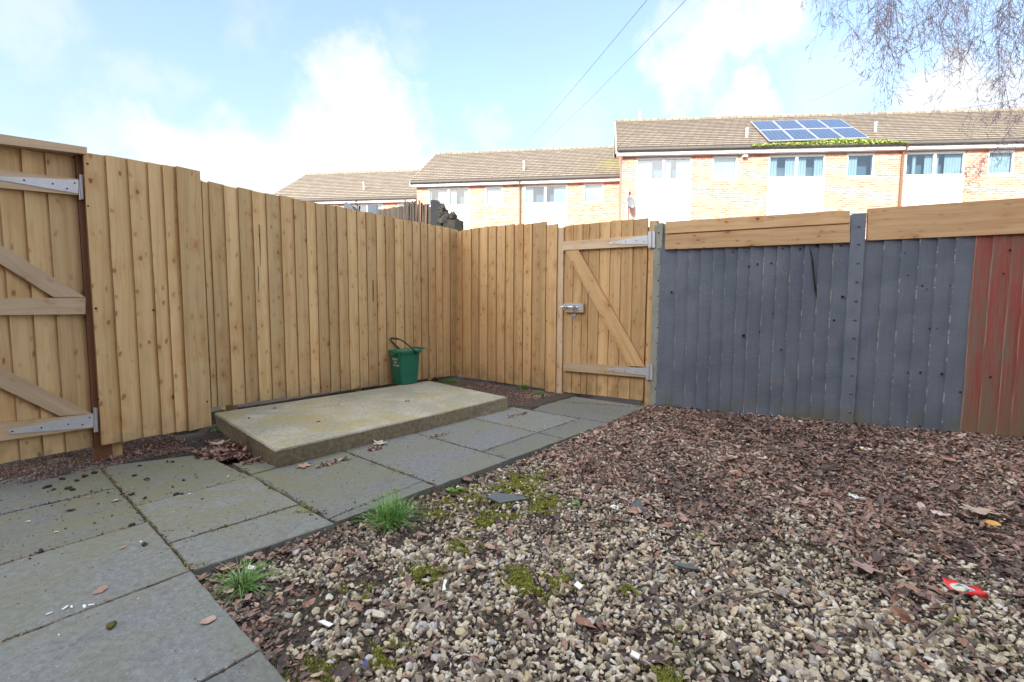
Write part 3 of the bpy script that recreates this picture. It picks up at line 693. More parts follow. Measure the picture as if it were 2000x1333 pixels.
mb = MB(); _, z2 = F2.tz(*q(607, 590), .05)
mb.tube([F2.at(t+dx, zz_, .05) for dx, zz_ in [(-.013, z), (-.013, z+.03), (-.010, z2-.012), (-.004, z2), (.004, z2), (.010, z2-.012), (.013, z+.03), (.013, z)]], .0035, 8)
B_(mb, 'shackle', M['steel'], pk, smooth=True)
cp = thing('concrete_post', 'weathered grey post with a column of bolt holes between padlocked gate and grey fence', 'post', loc=F2.at(2.3, 0))
mb = MB(); a0 = F2.tz(1266, 484, .02)[0]; a1 = F2.tz(1277.3, 484, .02)[0]
plate(mb, F2, [(a0+.004, -.02), (a1+.02, -.02), (a1+.02, 1.74), (a0+.004, 1.74)], -.05, .018, px=False)
plate(mb, F2, [(a0-.05, -.02), (a1, -.02), (a1, 1.70), (a0-.05, 1.70)], -.09, -.052, px=False); B_(mb, 'hanging_strip', M['wood2'], cp)
mb = MB(); b0, bz = F2.tz(1277.5, 437, .03); b1 = F2.tz(1294.5, 437, .03)[0]
plate(mb, F2, [(b0, -.1), (b1, -.1), (b1, bz), (b0+.03, bz), (b0+.028, bz-.012), (b0, bz-.014)], -.09, .03, px=False); o = B_(mb, 'shaft', M['conc'], cp, bevel=.004)
holes(F2, [(1286.5, 455.5, 1.4), (1286.5, 487), (1286, 517), (1285.5, 548), (1285.5, 579), (1285, 610), (1284, 640.5), (1283.5, 671), (1282.5, 701), (1282, 731, .9), (1281, 760, 1.5), (1280.5, 789)], 'bolt_hole', cp, .031)

# grey fence: first bay, post, second bay with red end
def gridboards(mb, pl, xl, yt, t_first=None, base=.0, oA=.027, oB=.006):
    for i in range(len(xl)-1):
        ta, za = pl.tz(xl[i], yt(xl[i])); tb_, _ = pl.tz(xl[i+1], yt(xl[i+1]))
        board(mb, pl, ta, tb_+.008, base-.06, za, oA=oA, oB=oB, back=0, wob=.0012)
ff = thing('painted_fence', 'grey painted board fence bay beside the gate, under two stacked new pine boards', 'fence', 'bays of the painted fence', loc=F3.at(.7, 0))
mb = MB(); gxx = xs(1260, .3, [100, 213, 290, 368, 447, 527, 607, 687, 775, 862, 947, 1037, 1133, 1225, 1345])
gridboards(mb, F3, gxx, lambda x: 484-.036*(x-1300)); B_(mb, 'boards', M['grey'], ff)
def pz(x, y, o=.03): return F3.tz(x, y, o)
mb = MB(); plate(mb, F3, [(1299.5, 456.5), (1660, 435.5), (1660, 412.5), (1640, 411), (1560, 417), (1300, 433.5)], .004, .028); B_(mb, 'cap_board', M['gravelboard'], ff)
mb = MB(); plate(mb, F3, [(1299, 487.5), (1660, 473.5), (1660, 438), (1300, 459.5)], .004, .042); B_(mb, 'cap_board', M['gravelboard'], ff)
mb = MB(); plate(mb, F3, [(1302, 470), (1658, 452), (1658, 420), (1302, 442)], -.03, .003); B_(mb, 'backing_rail', M['wood'], ff)
def cz(l): return [(1260+.3*a, 440+.3*b, c) for a, b, c in l]
holes(F3, cz([(172, 438, 1.6), (678, 268, 1.5), (731, 255, 1.7), (822, 248, 1.6), (571, 176, .9), (657, 174, .9), (896, 153, 1.4), (1010, 155, 1.3), (1120, 132, 1.6), (1277, 134, 1.3), (1230, 621, 1.7), (1286, 466, 1.4), (642, 720, 1.9), (748, 693, 1.6), (588, 631, .9), (831, 575, .8), (886, 811, 1.0), (418, 1001, .8), (1131, 1267, 1), (904, 281, .6), (228, 143, 1.2), (464, 134, 1), (702, 126, 1.1), (962, 116, 1.1), (1247, 101, 1.2)]), 'knot_hole', ff, .0225)
mb = MB(); plate(mb, F3, [(1260+.3*a, 440+.3*b) for a, b in [(1068, 135), (1085, 220), (1091, 300), (1102, 400), (1117, 492), (1120, 450), (1110, 380), (1100, 300), (1098, 250), (1086, 190)]], .014, .0235); B_(mb, 'split', M['dark'], ff)
fps = thing('fence_post', 'flat grey painted post with a row of bolts between the two painted fence bays', 'post', loc=F3.at(1.5, 0))
mb = MB(); a0, az = pz(1664.5, 418, .035); a1, _ = pz(1692.5, 418, .035); plate(mb, F3, [(a0, -.08), (a1, -.08), (a1, az), (a0, az)], -.06, .042, px=False); o = B_(mb, 'shaft', M['grey'], fps, bevel=.003)
pp = [(1600+.33*x, 440+.33*y) for x, y in [(236, 8), (233, 112), (229, 225), (222, 335), (217, 449), (211, 560), (205, 668), (198, 785), (193, 890), (186, 996), (181, 1107)]]
for p in pp:
    mb = MB(); t, z = pz(p[0], p[1], .042); mb.tube([F3.at(t, z, .041), F3.at(t, z, .047), F3.at(t, z, .049)], [.010, .009, .005], 8); B_(mb, 'bolt_head', M['gutter'], fps)
ff2 = thing('painted_fence', 'painted fence bay at the right edge, grey turning worn red, under one pine board', 'fence', 'bays of the painted fence', loc=F3.at(2.3, 0))
mb = MB(); x2 = xs(1600, .33, [240, 380, 487, 592, 697, 805, 921]); gridboards(mb, F3, x2, lambda x: 468-.043*(x-1697), oA=.026, oB=.006); B_(mb, 'boards', M['grey'], ff2)
mb = MB(); x3 = xs(1600, .33, [921, 1025, 1140, 1225, 1330, 1450, 1570, 1700, 1850, 2000, 2180]); gridboards(mb, F3, x3, lambda x: 468-.043*(x-1697), oA=.020, oB=.010); o = B_(mb, 'boards', M['red'], ff2); o['label'] = 'worn red stained boards'
mb = MB(); plate(mb, F3, [(1693.5, 470), (2300, 442.5), (2300, 366), (1695.6, 408)], .004, .034); B_(mb, 'cap_board', M['gravelboard'], ff2)
def f3t(px): return F3.tz(px, 500, .03)[0]
t_r = f3t(2319)
mb = MB(); plate(mb, F3, [(t_r+.08, 1.38), (t_r+2.2, 1.38), (t_r+2.2, 1.74), (t_r+.08, 1.74)], .004, .034, px=False)
ff3 = thing('painted_fence', 'third painted fence bay, wholly red, beyond the right photo edge', 'fence', 'bays of the painted fence', loc=F3.at(t_r+1, 0)); B_(mb, 'cap_board', M['gravelboard'], ff3)
mb = MB(); tt_ = t_r+.06
while tt_ < t_r+2.2: board(mb, F3, tt_, tt_+.108, -.06, 1.40, oA=.020, oB=.010, wob=.0012); tt_ += .1
B_(mb, 'boards', M['red'], ff3)
fp3 = thing('fence_post', 'grey painted post beyond the right photo edge', 'post', loc=F3.at(t_r, 0)); mb = MB(); plate(mb, F3, [(t_r-.03, -.08), (t_r+.07, -.08), (t_r+.07, 1.74), (t_r-.03, 1.74)], -.06, .042, px=False); B_(mb, 'shaft', M['grey'], fp3, bevel=.003)
def c2(l): return [(1600+.33*a, 440+.33*b, c) for a, b, c in l]
holes(F3, c2([(505, 165, 1.3), (527, 297, .8), (610, 359, 1), (636, 379, .7), (776, 357, .7), (655, 612, .9), (700, 612, .9), (527, 873, 1.2), (599, 873, 1.2), (727, 881, 1.4), (836, 989, .9), (438, 908, .9), (1130, 147, 1.3), (1092, 287, .9), (1014, 900, 1.5), (597, 1190, .9), (405, 72, 1.2), (832, 52, 1.2), (1048, 42, 1.2)]), 'knot_hole', ff2, .0215)

# ------------------------------------------------------------------ food-waste caddy
Lb = gr(789, 751, .105); bn = thing('food_waste_caddy', 'small green lidded caddy with black swing handle and white lettering, on the concrete slab', 'bin', loc=(0, 0, 0))
Lb = Vector((Lb.x-.002, Lb.y+.075, .105)); BR = Matrix.Translation(Lb) @ Matrix.Rotation(radians(47), 4, 'Z')
def rr(hx, hy, r, z, n=5):
    pts = []
    for cx, cy, a0 in ((hx-r, hy-r, 0), (-hx+r, hy-r, 90), (-hx+r, -hy+r, 180), (hx-r, -hy+r, 270)):
        for i in range(n+1):
            w = radians(a0+90*i/n); pts.append((cx+r*cos(w), cy+r*sin(w), z))
    return pts
def loft(mb, rings, capb=True, capt=True):
    n = len(rings[0]); vs = [v for r in rings for v in r]
    fs = [(i*n+k, i*n+(k+1) % n, (i+1)*n+(k+1) % n, (i+1)*n+k) for i in range(len(rings)-1) for k in range(n)]
    if capb: fs.append(tuple(range(n))[::-1])
    if capt: fs.append(tuple(range((len(rings)-1)*n, len(rings)*n)))
    mb.add(vs, fs)
def BB(mb, name, m, parent, sm=True, bev=0):
    mb.v = [tuple(BR @ Vector(v)) for v in mb.v]; o = mb.build(name, m, parent, smooth=False)
    if sm:
        for p in o.data.polygons: p.use_smooth = True
        o.data.set_sharp_from_angle(angle=radians(35))
    return o
mb = MB(); loft(mb, [rr(.098, .088, .03, 0), rr(.104, .094, .03, .006), rr(.109, .099, .032, .095), rr(.1115, .1015, .032, .098), rr(.125, .113, .035, .325), rr(.132, .12, .036, .327), rr(.133, .121, .036, .342)])
body = BB(mb, 'bin_body', M['green'], bn)
mb = MB(); loft(mb, [rr(.136, .124, .036, .342), rr(.139, .127, .036, .346), rr(.139, .127, .036, .360), rr(.132, .12, .036, .367), rr(.10, .09, .03, .369)])
for (x0, y0, x1, y1) in ((.13, -.075, .20, -.065), (.13, .065, .20, .075), (.185, -.075, .205, .075)):    # open grip that sticks out behind the lid
    mb.box(((x0+x1)/2, (y0+y1)/2, .372), (x1-x0, max(.018, y1-y0), .018))
lid = BB(mb, 'lid', M['green'], bn)
mb = MB(); mb.tube([(-.137, -.05, .345), (-.150, -.03, .325), (-.152, 0, .318), (-.150, .03, .325), (-.137, .05, .345)], .007, 8); mb.box((-.137, 0, .335), (.014, .09, .02)); mb.box((-.130, -.085, .328), (.014, .03, .03))
lt = BB(mb, 'catch', M['green'], bn)
# bail handle, leaning over the front
mb = MB(); a_ = radians(50); pts = []
for (y, r_) in [(-.137, 0), (-.138, .05), (-.136, .12), (-.128, .185), (-.105, .225), (-.06, .238), (0, .24), (.06, .238), (.105, .225), (.128, .185), (.136, .12), (.138, .05), (.137, 0)]:
    pts.append((.055-r_*sin(a_), y, .338+r_*cos(a_)))
mb.tube(pts, .0072, 8)
mb.tube([(.055-.24*sin(a_), -.055, .338+.24*cos(a_)), (.055-.24*sin(a_), .055, .338+.24*cos(a_))], .0115, 10)
for s_ in (-1, 1): mb.tube([(.055, s_*.122, .338), (.055, s_*.145, .338)], .016, 10)
hd = BB(mb, 'carry_handle', M['black'], bn)
M['ink'] = mat('white_lettering', speck((.8, .8, .78), .05, 20, .5, 0, 0))
def text_mesh(txt, size, mw, name, parent, m, ext=.0006):
    cu = bpy.data.curves.new(name, 'FONT'); cu.body = txt; cu.size = size; cu.extrude = ext; cu.space_line = .95
    tmp = bpy.data.objects.new('tmp', cu); C.objects.link(tmp); dg = bpy.context.evaluated_depsgraph_get()
    me = bpy.data.meshes.new_from_object(tmp.evaluated_get(dg)); bpy.data.objects.remove(tmp)
    me.name = name; me.transform(mw); me.materials.append(m)
    o = bpy.data.objects.new(name, me); C.objects.link(o); o.parent = parent; return o
# front (-x) face leans slightly: place letters on it
tilt = math.atan2(.0135, .227)
mw = BR @ Matrix.Translation((-.1228, .052, .262)) @ Matrix.Rotation(-pi/2, 4, 'Z') @ Matrix.Rotation(pi/2+tilt*0-radians(3.4)*-1, 4, 'X')
text_mesh('Salford\n  City\n Council', .034, mw, 'lettering', bn, M['ink'])

# ------------------------------------------------------------------ houses
ZT, ZB = 6.27, 5.48
def house(P, deg, t0, t1, wins, label, dd, vent=None, ridgecap=True, gable=(False, False), pipe=None, moss=None, grp=None):
    """front face in plane through P at -deg; dd = plan direction of the side walls"""
    pl = ang(P, -deg); dd = Vector((dd[0], dd[1], 0)).normalized()
    h = thing('terraced_house', label, 'house', grp, loc=pl.at((t0+t1)/2, 0))
    def at(t, d, z): p = pl.at(t, z); return p+dd*d
    EZ, RZ, DP = 6.52, 9.05, 4.0
    mb = MB()
    # front wall with real openings: strips between openings
    ops = sorted(wins); segs = []; t = t0
    for (a, b, kind) in ops: segs.append((t, a, 0, 6.40)); t = b
    segs.append((t, t1, 0, 6.40))
    def wall(a, b, z0, z1):
        vs = [pl.at(a, z0), pl.at(b, z0), pl.at(b, z1), pl.at(a, z1)]+[pl.at(a, z0, -.2), pl.at(b, z0, -.2), pl.at(b, z1, -.2), pl.at(a, z1, -.2)]
        mb.add(vs, [(0, 1, 2, 3), (5, 4, 7, 6), (1, 5, 6, 2), (4, 0, 3, 7), (3, 2, 6, 7), (0, 4, 5, 1)],
               [[(a, z0), (b, z0), (b, z1), (a, z1)], [(a, z0), (b, z0), (b, z1), (a, z1)], [(0, z0), (.2, z0), (.2, z1), (0, z1)], [(0, z0), (.2, z0), (.2, z1), (0, z1)], [(a, 0), (b, 0), (b, .2), (a, .2)], [(a, 0), (b, 0), (b, .2), (a, .2)]])
    for s_ in segs:
        if s_[1]-s_[0] > .01: wall(*s_)
    for (a, b, kind) in ops:
        if kind == 'w': wall(a, b, 0, ZB-.03); wall(a, b, ZT+.03, 6.40)
        else: wall(a, b, 0, .3); wall(a, b, ZT+.03, 6.40)
    # sides with gables, back
    for t in ((t0 if gable[0] else t0+.004), (t1 if gable[1] else t1-.004)):
        q_ = [at(t, .2, 0), at(t, 2*DP-.0, 0), at(t, 2*DP, 6.4), at(t, DP, RZ-.12), at(t, .2, 6.52)]
        mb.add(q_, [(0, 1, 2, 3, 4)], [[(0, 0), (2*DP, 0), (2*DP, 6.4), (DP, RZ), (0, 6.4)]])
    q_ = [at(t0, 2*DP, 0), at(t1, 2*DP, 0), at(t1, 2*DP, 6.4), at(t0, 2*DP, 6.4)]; mb.add(q_, [(0, 1, 2, 3)], [[(0, 0), (t1-t0, 0), (t1-t0, 6.4), (0, 6.4)]])
    B_(mb, 'wall', M['brick'], h)
    # roof of lapped courses
    mb = MB(); v0 = .22 if gable[0] else 0; v1 = .22 if gable[1] else 0
    ta, tb = t0-v0, t1+v1; N = 17
    for side in (0, 1):
        for i in range(N):
            f0, f1 = i/N, (i+1)/N+.006
            def rp(t, f, up):
                d = -.28+(DP+.28)*f; z = EZ+.02+(RZ-EZ)*f+up
                if side: d = 2*DP-d
                return at(t, d, z)
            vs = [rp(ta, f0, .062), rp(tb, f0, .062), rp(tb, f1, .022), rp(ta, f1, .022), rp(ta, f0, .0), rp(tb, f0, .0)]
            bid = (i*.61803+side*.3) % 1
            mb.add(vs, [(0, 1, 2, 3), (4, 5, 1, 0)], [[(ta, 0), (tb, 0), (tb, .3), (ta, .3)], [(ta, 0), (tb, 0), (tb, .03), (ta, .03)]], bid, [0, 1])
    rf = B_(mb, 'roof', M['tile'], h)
    mb = MB(); mb.tube([at(ta, DP, RZ+.0), at(tb, DP, RZ+.0)], .13, 10); c = mb.build('ridge_tile', M['tile']); c.parent = rf
    mb = MB()
    for e, t in ((0, ta), (1, tb)):
        if gable[e]:
            s_ = -1 if e == 0 else 1
            for side in (0, 1):
                d0, d1 = (-.28, DP) if side == 0 else (2*DP+.28, DP)
                a1, a2 = at(t, d0, EZ+.03), at(t, d1, RZ+.04); w = pl.D*(.03*s_)
                mb.prism([a1-Vector((0, 0, .2)), a2-Vector((0, 0, .2)), a2, a1], [a1-Vector((0, 0, .2))+w, a2-Vector((0, 0, .2))+w, a2+w, a1+w])
    if mb.v: c = mb.build('bargeboard', M['upvc']); c.parent = rf
    # fascia + soffit + gutter
    mb = MB(); a, b = ta, tb
    mb.prism([pl.at(a, 6.32, .20), pl.at(b, 6.32, .20), pl.at(b, 6.32, -.02), pl.at(a, 6.32, -.02)], [pl.at(a, 6.49, .20), pl.at(b, 6.49, .20), pl.at(b, 6.49, -.02), pl.at(a, 6.49, -.02)])
    B_(mb, 'fascia', M['upvc'], h)
    mb = MB(); mb.tube([pl.at(a, 6.495, .27), pl.at(b, 6.495, .27)], .055, 8); B_(mb, 'gutter', M['gutter'], h)
    for (a, b, kind) in ops:
        w = MB(); fr = .055
        bt, zb = ZT, ZB
        mids = [(a+b)/2] if kind == 'p' else []
        for (x0, x1, z0, z1) in [(a, b, bt-fr, bt+.03), (a, b, zb-.03, zb+fr), (a, a+fr, zb+fr, bt-fr), (b-fr, b, zb+fr, bt-fr)]+[(m_-fr*.7, m_+fr*.7, zb+fr, bt-fr) for m_ in mids]:
            w.prism([pl.at(x0, z0, -.09), pl.at(x1, z0, -.09), pl.at(x1, z0, -.03), pl.at(x0, z0, -.03)], [pl.at(x0, z1, -.09), pl.at(x1, z1, -.09), pl.at(x1, z1, -.03), pl.at(x0, z1, -.03)])
        wf = B_(w, 'window', M['upvc'], h)
        g_ = MB(); g_.add([pl.at(a+fr, zb+fr, -.06), pl.at(b-fr, zb+fr, -.06), pl.at(b-fr, bt-fr, -.06), pl.at(a+fr, bt-fr, -.06)], [(0, 1, 2, 3)]); c = g_.build('pane', M['glass']); c.parent = wf
        # curtain folds and dim room behind
        cu = MB(); tt = a; full = random.random() < (.0 if kind == 'p' else .6)
        gaps = [] if full else [(a+(b-a)*random.uniform(.1, .8), random.uniform(.08, .22)) for _ in range(3)]
        n = int((b-a)/.045)
        for i in range(n):
            x0, x1 = a+(b-a)*i/n, a+(b-a)*(i+1)/n
            if any(abs((x0+x1)/2-g0) < gw for g0, gw in gaps): continue
            o0, o1 = (-.15, -.18) if i % 2 else (-.18, -.15)
            cu.add([pl.at(x0, zb, o0), pl.at(x1, zb, o1), pl.at(x1, bt-(.0 if full else .06), o1), pl.at(x0, bt-(.0 if full else .06), o0)], [(0, 1, 2, 3)])
        if cu.v: c = cu.build('curtain', M['curtain']); c.parent = wf
        rm_ = MB(); rm_.add([pl.at(a, zb-.1, -.45), pl.at(b, zb-.1, -.45), pl.at(b, bt+.1, -.45), pl.at(a, bt+.1, -.45)], [(0, 1, 2, 3)]); c = rm_.build('room_lining', M['room']); c.parent = wf
        if kind == 'p':
            pn = MB(); pn.prism([pl.at(a, .3, -.08), pl.at(b, .3, -.08), pl.at(b, .3, -.02), pl.at(a, .3, -.02)], [pl.at(a, zb-.032, -.08), pl.at(b, zb-.032, -.08), pl.at(b, zb-.032, -.02), pl.at(a, zb-.032, -.02)])
            B_(pn, 'infill_panel', M['white'], h)
    if vent is not None:
        for (tv, f, hh, mm) in vent:
            p = at(tv, -.28+(DP+.28)*f, EZ+(RZ-EZ)*f+.05)
            mb = MB(); mb.tube([p, p+Vector((0, 0, hh*.9))], .045, 10); mb.tube([p+Vector((0, 0, hh*.9)), p+Vector((0, 0, hh*.9+.05))], .06, 10)
            B_(mb, 'vent_pipe', M['lead'], h)
    if pipe is not None:
        for tp in pipe:
            mb = MB(); mb.tube([pl.at(tp, 6.45, .27), pl.at(tp, 6.25, .10), pl.at(tp, 6.1, .06), pl.at(tp, 0, .06)], .04, 8); B_(mb, 'downpipe', M['pipe'], h)
    return pl, h, at
PR, PM, PLf = (4.08, 17), (-4.5, 21.5), (-13.2, 25.5)
RD = (.2, 1); G = 'terraced houses beyond the fences'
plR, h1, atR = house(PR, 4.8, -.12, 4.5, [(.37, 2.32, 'p'), (3.03, 3.91, 'w')], 'gable-ended brick terraced house with satellite dish, left end of the nearest row', RD, vent=[(.7, 1.0, .45, 'lead'), (4.35, .22, .32, 'upvc')], gable=(True, False), grp=G)
_, h2, _ = house(PR, 4.8, 4.5, 9.05, [(4.95, 6.87, 'p'), (7.56, 8.49, 'w')], 'brick terraced house with solar panels on its roof, middle of the nearest row', RD, pipe=None, vent=[(8.95, .30, .32, 'upvc')], grp=G)
_, h3, _ = house(PR, 4.8, 9.05, 13.6, [(9.47, 11.4, 'p'), (12.1, 12.95, 'w')], 'brick terraced house behind the hanging birch twigs, just right of the brown downpipe', RD, pipe=[9.33], grp=G)
_, h3b, _ = house(PR, 4.8, 13.6, 15.9, [(14.1, 15.2, 'p')], 'brick terraced house mostly beyond the right photo edge', RD, gable=(False, True), grp=G)
plM, h4, _ = house(PM, 7.4, .1, 4.85, [(.61, 2.56, 'p'), (3.27, 4.09, 'w')], 'middle-row brick terraced house left of the thin downpipe, behind ragged slats', (.115, 1), vent=[], pipe=[4.87], gable=(True, False), grp=G)
_, h5, _ = house(PM, 7.4, 4.85, 9.6, [(5.03, 6.96, 'p'), (7.66, 8.52, 'w')], 'brick terraced house in the middle row, with moss on the roof beside the taller gable', (.115, 1), vent=[(4.95+.02, .22, .42, 'upvc')], grp=G)
_, h6, _ = house(PLf, 7.4, .0, 4.3, [(.5, 2.4, 'p'), (3.0, 3.9, 'w')], 'farthest terraced house, only its brown tiled roof end seen over the long fence', (.115, 1), gable=(True, False), grp=G)
_, h7, _ = house(PLf, 7.4, 4.3, 8.7, [(4.6, 6.4, 'p'), (7.2, 8.0, 'w')], 'far terraced house with a small roof vent, just left of the middle row', (.115, 1), vent=[(5.0, .25, .45, 'upvc'), (6.9, 1.0, .3, 'lead')], pipe=[5.0], grp=G)

# solar array on the nearest row
def roofpt(px, py):
    """where the pixel ray meets the front roof slope of the nearest row"""
    n = plR.D.cross((atR(0, 4.0, 9.05)-atR(0, -.28, 6.54))).normalized(); p0 = atR(0, -.28, 6.54)+Vector((0, 0, .14))
    d = ray(px, py); c = Vector((0, 0, H)); return c+d*(n.dot(p0-c)/n.dot(d))
sa = thing('solar_array', 'eight blue solar panels in two rows on the nearest tiled roof', 'solar panels')
cr = [roofpt(1465, 237.5), roofpt(1641, 233), roofpt(1699, 269.5), roofpt(1502, 276)]
sa.location = cr[3]; nR = (cr[1]-cr[0]).cross(cr[3]-cr[0]).normalized(); nR = nR if nR.z > 0 else -nR
for r_ in range(2):
    for c__ in range(4):
        def bl_(u, v): return cr[0].lerp(cr[1], u).lerp(cr[3].lerp(cr[2], u), v)
        u0, u1, v0, v1 = c__/4+.004, (c__+1)/4-.004, r_/2+.006, (r_+1)/2-.006
        qd = [bl_(u0, v1), bl_(u1, v1), bl_(u1, v0), bl_(u0, v0)]
        mb = MB(); mb.prism([p-nR*.03 for p in qd], [p+nR*.008 for p in qd]); fr_ = B_(mb, 'panel_frame', M['alu'], sa)
        w, h_ = (qd[1]-qd[0]).length, (qd[3]-qd[0]).length; i_ = .035
        q2 = [bl_(u0+.008, v1-.018), bl_(u1-.008, v1-.018), bl_(u1-.008, v0+.018), bl_(u0+.008, v0+.018)]
        mb = MB(); mb.add([p+nR*.012 for p in q2], [(0, 1, 2, 3)], [[(0, 0), (w, 0), (w, h_), (0, h_)]]); c = mb.build('cell_sheet', M['pv']); c.parent = fr_
# creeper in the gutter under the panels
n = 7500; u = rng.random(n)**.85; tt = 4.35+u*5.05-.15
amp = np.interp(u, [0, .12, .35, .55, .75, 1], [.02, .06, .07, .17, .11, .02])
off = rng.normal(0, .06, n); hh = rng.random(n)*amp
V = []; Fc = []; bid_ = []
for i in range(n):
    p = plR.at(tt[i], 6.50+hh[i]*1.1+max(0, -off[i])*.5, .27+off[i]*.8)
    a_ = Vector(rng.normal(0, 1, 3)).normalized(); b_ = a_.cross(Vector(rng.normal(0, 1, 3))).normalized(); s_ = .022+.022*random.random()
    k = len(V); V += [p-a_*s_, p-b_*s_*.7, p+a_*s_, p+b_*s_*.7]; Fc.append((k, k+1, k+2, k+3)); bid_.append(random.random()**1.2)
M['creeper'] = mat('creeper_leaf', lambda T, b: T.set(b.inputs['Base Color'], T.ramp(T.n('ShaderNodeAttribute', attribute_name='bid').outputs['Fac'], [(0, (.12, .20, .04)), (.6, (.27, .36, .08)), (.9, (.38, .42, .10)), (1, (.42, .32, .12))])), rough=.6)
o = fastmesh('creeper_plant', np.array(V), np.array(Fc), M['creeper'], np.array(bid_)); tag(o, 'bright yellow green creeper growing along the gutter below the solar panels', 'plant')
# satellite dish
sd = thing('satellite_dish', 'small grey satellite dish with feed arm on the brick gable corner of the nearest row', 'satellite dish')
dc = plR.tz(1232, 395.5, .35); dp = plR.at(dc[0], dc[1], .35); sd.location = dp
nd = Vector((.55, -.80, .30)).normalized(); ax = nd.cross(Vector((0, 0, 1))).normalized(); ay = ax.cross(nd)
mb = MB(); vs = [dp-nd*.05]; fs = []
for r_ in range(1, 5):
    for k in range(20):
        w = 2*pi*k/20; q_ = r_/4; vs.append(dp+ax*(.21*q_*cos(w))+ay*(.24*q_*sin(w))-nd*(.05*(1-q_*q_)))
fs += [(0, 1+k, 1+(k+1) % 20) for k in range(20)]+[(1+(r_-1)*20+k, 1+r_*20+k, 1+r_*20+(k+1) % 20, 1+(r_-1)*20+(k+1) % 20) for r_ in range(1, 4) for k in range(20)]
mb.add(vs, fs); o = B_(mb, 'reflector', M['lead'], sd, smooth=True); so_ = o.modifiers.new('s', 'SOLIDIFY'); so_.thickness = .01
o.data.materials[0] = M['dishgrey']
mb = MB(); mb.tube([dp-ay*.22, dp-ay*.2+nd*.30+Vector((0, 0, .05))], .012, 6); mb.tube([dp-ay*.16+nd*.26, dp-ay*.12+nd*.34], .03, 8); B_(mb, 'feed_arm', M['lead'], sd)
mb = MB(); mb.tube([dp-nd*.06, plR.at(dc[0]-.0, dc[1]-.1, .0)], .02, 6); B_(mb, 'bracket', M['lead'], sd)
mb = MB(); q0 = plR.tz(1224, 430, .12); q1 = plR.tz(1224, 378, .12)
mp = thing('white_cable_pole', 'slim white pole with small white cone cap beside the satellite dish', 'pole', loc=plR.at(q0[0], 0, .12))
mb.tube([plR.at(q0[0], 0, .12), plR.at(q0[0], q1[1], .12)], .035, 8); B_(mb, 'shaft', M['upvc'], mp)
mb = MB(); mb.tube([plR.at(q0[0], q1[1], .12), plR.at(q0[0], q1[1]+.13, .12)], [.04, .11], 10); B_(mb, 'cap', M['upvc'], mp)
# security light
sc_ = thing('wall_light', 'small white floodlight under the eaves right of the first small window', 'wall light')
t, z = plR.tz(1455, 305.5, .1); sc_.location = plR.at(t, z, .1); mb = MB(); mb.box(plR.at(t, z, .09), (.16, .14, .06)); B_(mb, 'lamp_housing', M['upvc'], sc_, bevel=.01)
mb = MB(); mb.box(plR.at(t-.05, z-.01, .01), (.06, .06, .09)); B_(mb, 'bracket', M['upvc'], sc_)

# ------------------------------------------------------------------ the house behind the camera (its shadow fills the yard)
hb = thing('own_house', 'brick house behind the viewpoint whose shadow covers the yard', 'house', loc=(0, -3.2, 0))
mb = MB(); mb.box((-3, -7.2, 3), (34, 8, 6)); B_(mb, 'wall', M['brick'], hb)
mb = MB(); a0, a1 = -20.3, 14.3
mb.add([(a0, -2.9, 5.9), (a1, -2.9, 5.9), (a1, -7.2, 9.5), (a0, -7.2, 9.5), (a0, -11.5, 5.9), (a1, -11.5, 5.9)], [(0, 1, 2, 3), (3, 2, 5, 4), (0, 3, 4), (1, 5, 2), (0, 4, 5, 1)]); B_(mb, 'roof', M['tile'], hb)

# ------------------------------------------------------------------ odds beyond the long fence
pf = Pl((-4.2, 8.6), (1, .02))
def bt(px, py, P=pf): return P.tz(px, py)
def strip(name, label, cat, P, px0, px1, yf, n, m, gap=.12, w=.018, jit=.03, lean=0, slant=0):
    e_ = thing(name, label, cat, loc=P.at(P.tz((px0+px1)/2, 500)[0], 0)); mb = MB()
    t0 = P.tz(px0, 400)[0]; t1 = P.tz(px1, 400)[0]
    for i in range(n):
        x = px0+(px1-px0)*(i+.5)/n; _, zt = P.tz(x, yf(x)); zt += random.uniform(-jit, jit); tw = (t1-t0)/n; tc = t0+(t1-t0)*(i+.5)/n
        oo = random.uniform(-w, w); le = lean+random.uniform(-.02, .02)*bool(lean)
        board(mb, P, tc-tw*(.5-gap/2)-le, tc+tw*(.5-gap/2)-le, 0, zt, oA=.02+oo, oB=.012+oo, back=-.01+oo, lean=le)
    B_(mb, 'slats', M[m], e_)
    for zz_ in (.5, 1.6): mb = MB(); plate(mb, P, [(t0, zz_), (t1, zz_), (t1, zz_+.08), (t0, zz_+.08)], -.09, -.045, px=False); B_(mb, 'rail', M[m], e_)
    return e_
strip('old_fence', 'weathered grey close-slatted panel low behind the long fence, left of the taller slats', 'fence panel', Pl((-4.2, 9.6), (1, .05)), 736, 800, lambda x: 410-.13*(x-736), 16, 'old', .1, .01, .008)
strip('old_fence', 'ragged upright weathered brown slats leaning behind the long fence, near its corner', 'fence panel', pf, 790, 858, lambda x: 393+.14*(x-790), 24, 'old', .04, .05, .05, lean=.06)
M['bushy'] = mat('dark_felt', speck((.022, .024, .028), .4, 8, .9, 0, .5))
M['lump'] = mat('grey_bark', speck((.030, .029, .024), .6, 14, .9, 0, 1))
def jag(name, label, cat, pts, m, o1=.25, P=pf):
    mb = MB(); tz = [P.tz(*p) for p in pts]; tz = [(tz[0][0], 0)]+tz+[(tz[-1][0], 0)]; plate(mb, P, tz[::-1], -.1, o1, px=False)
    o = mb.build(name, m); return tag(o, label, cat)
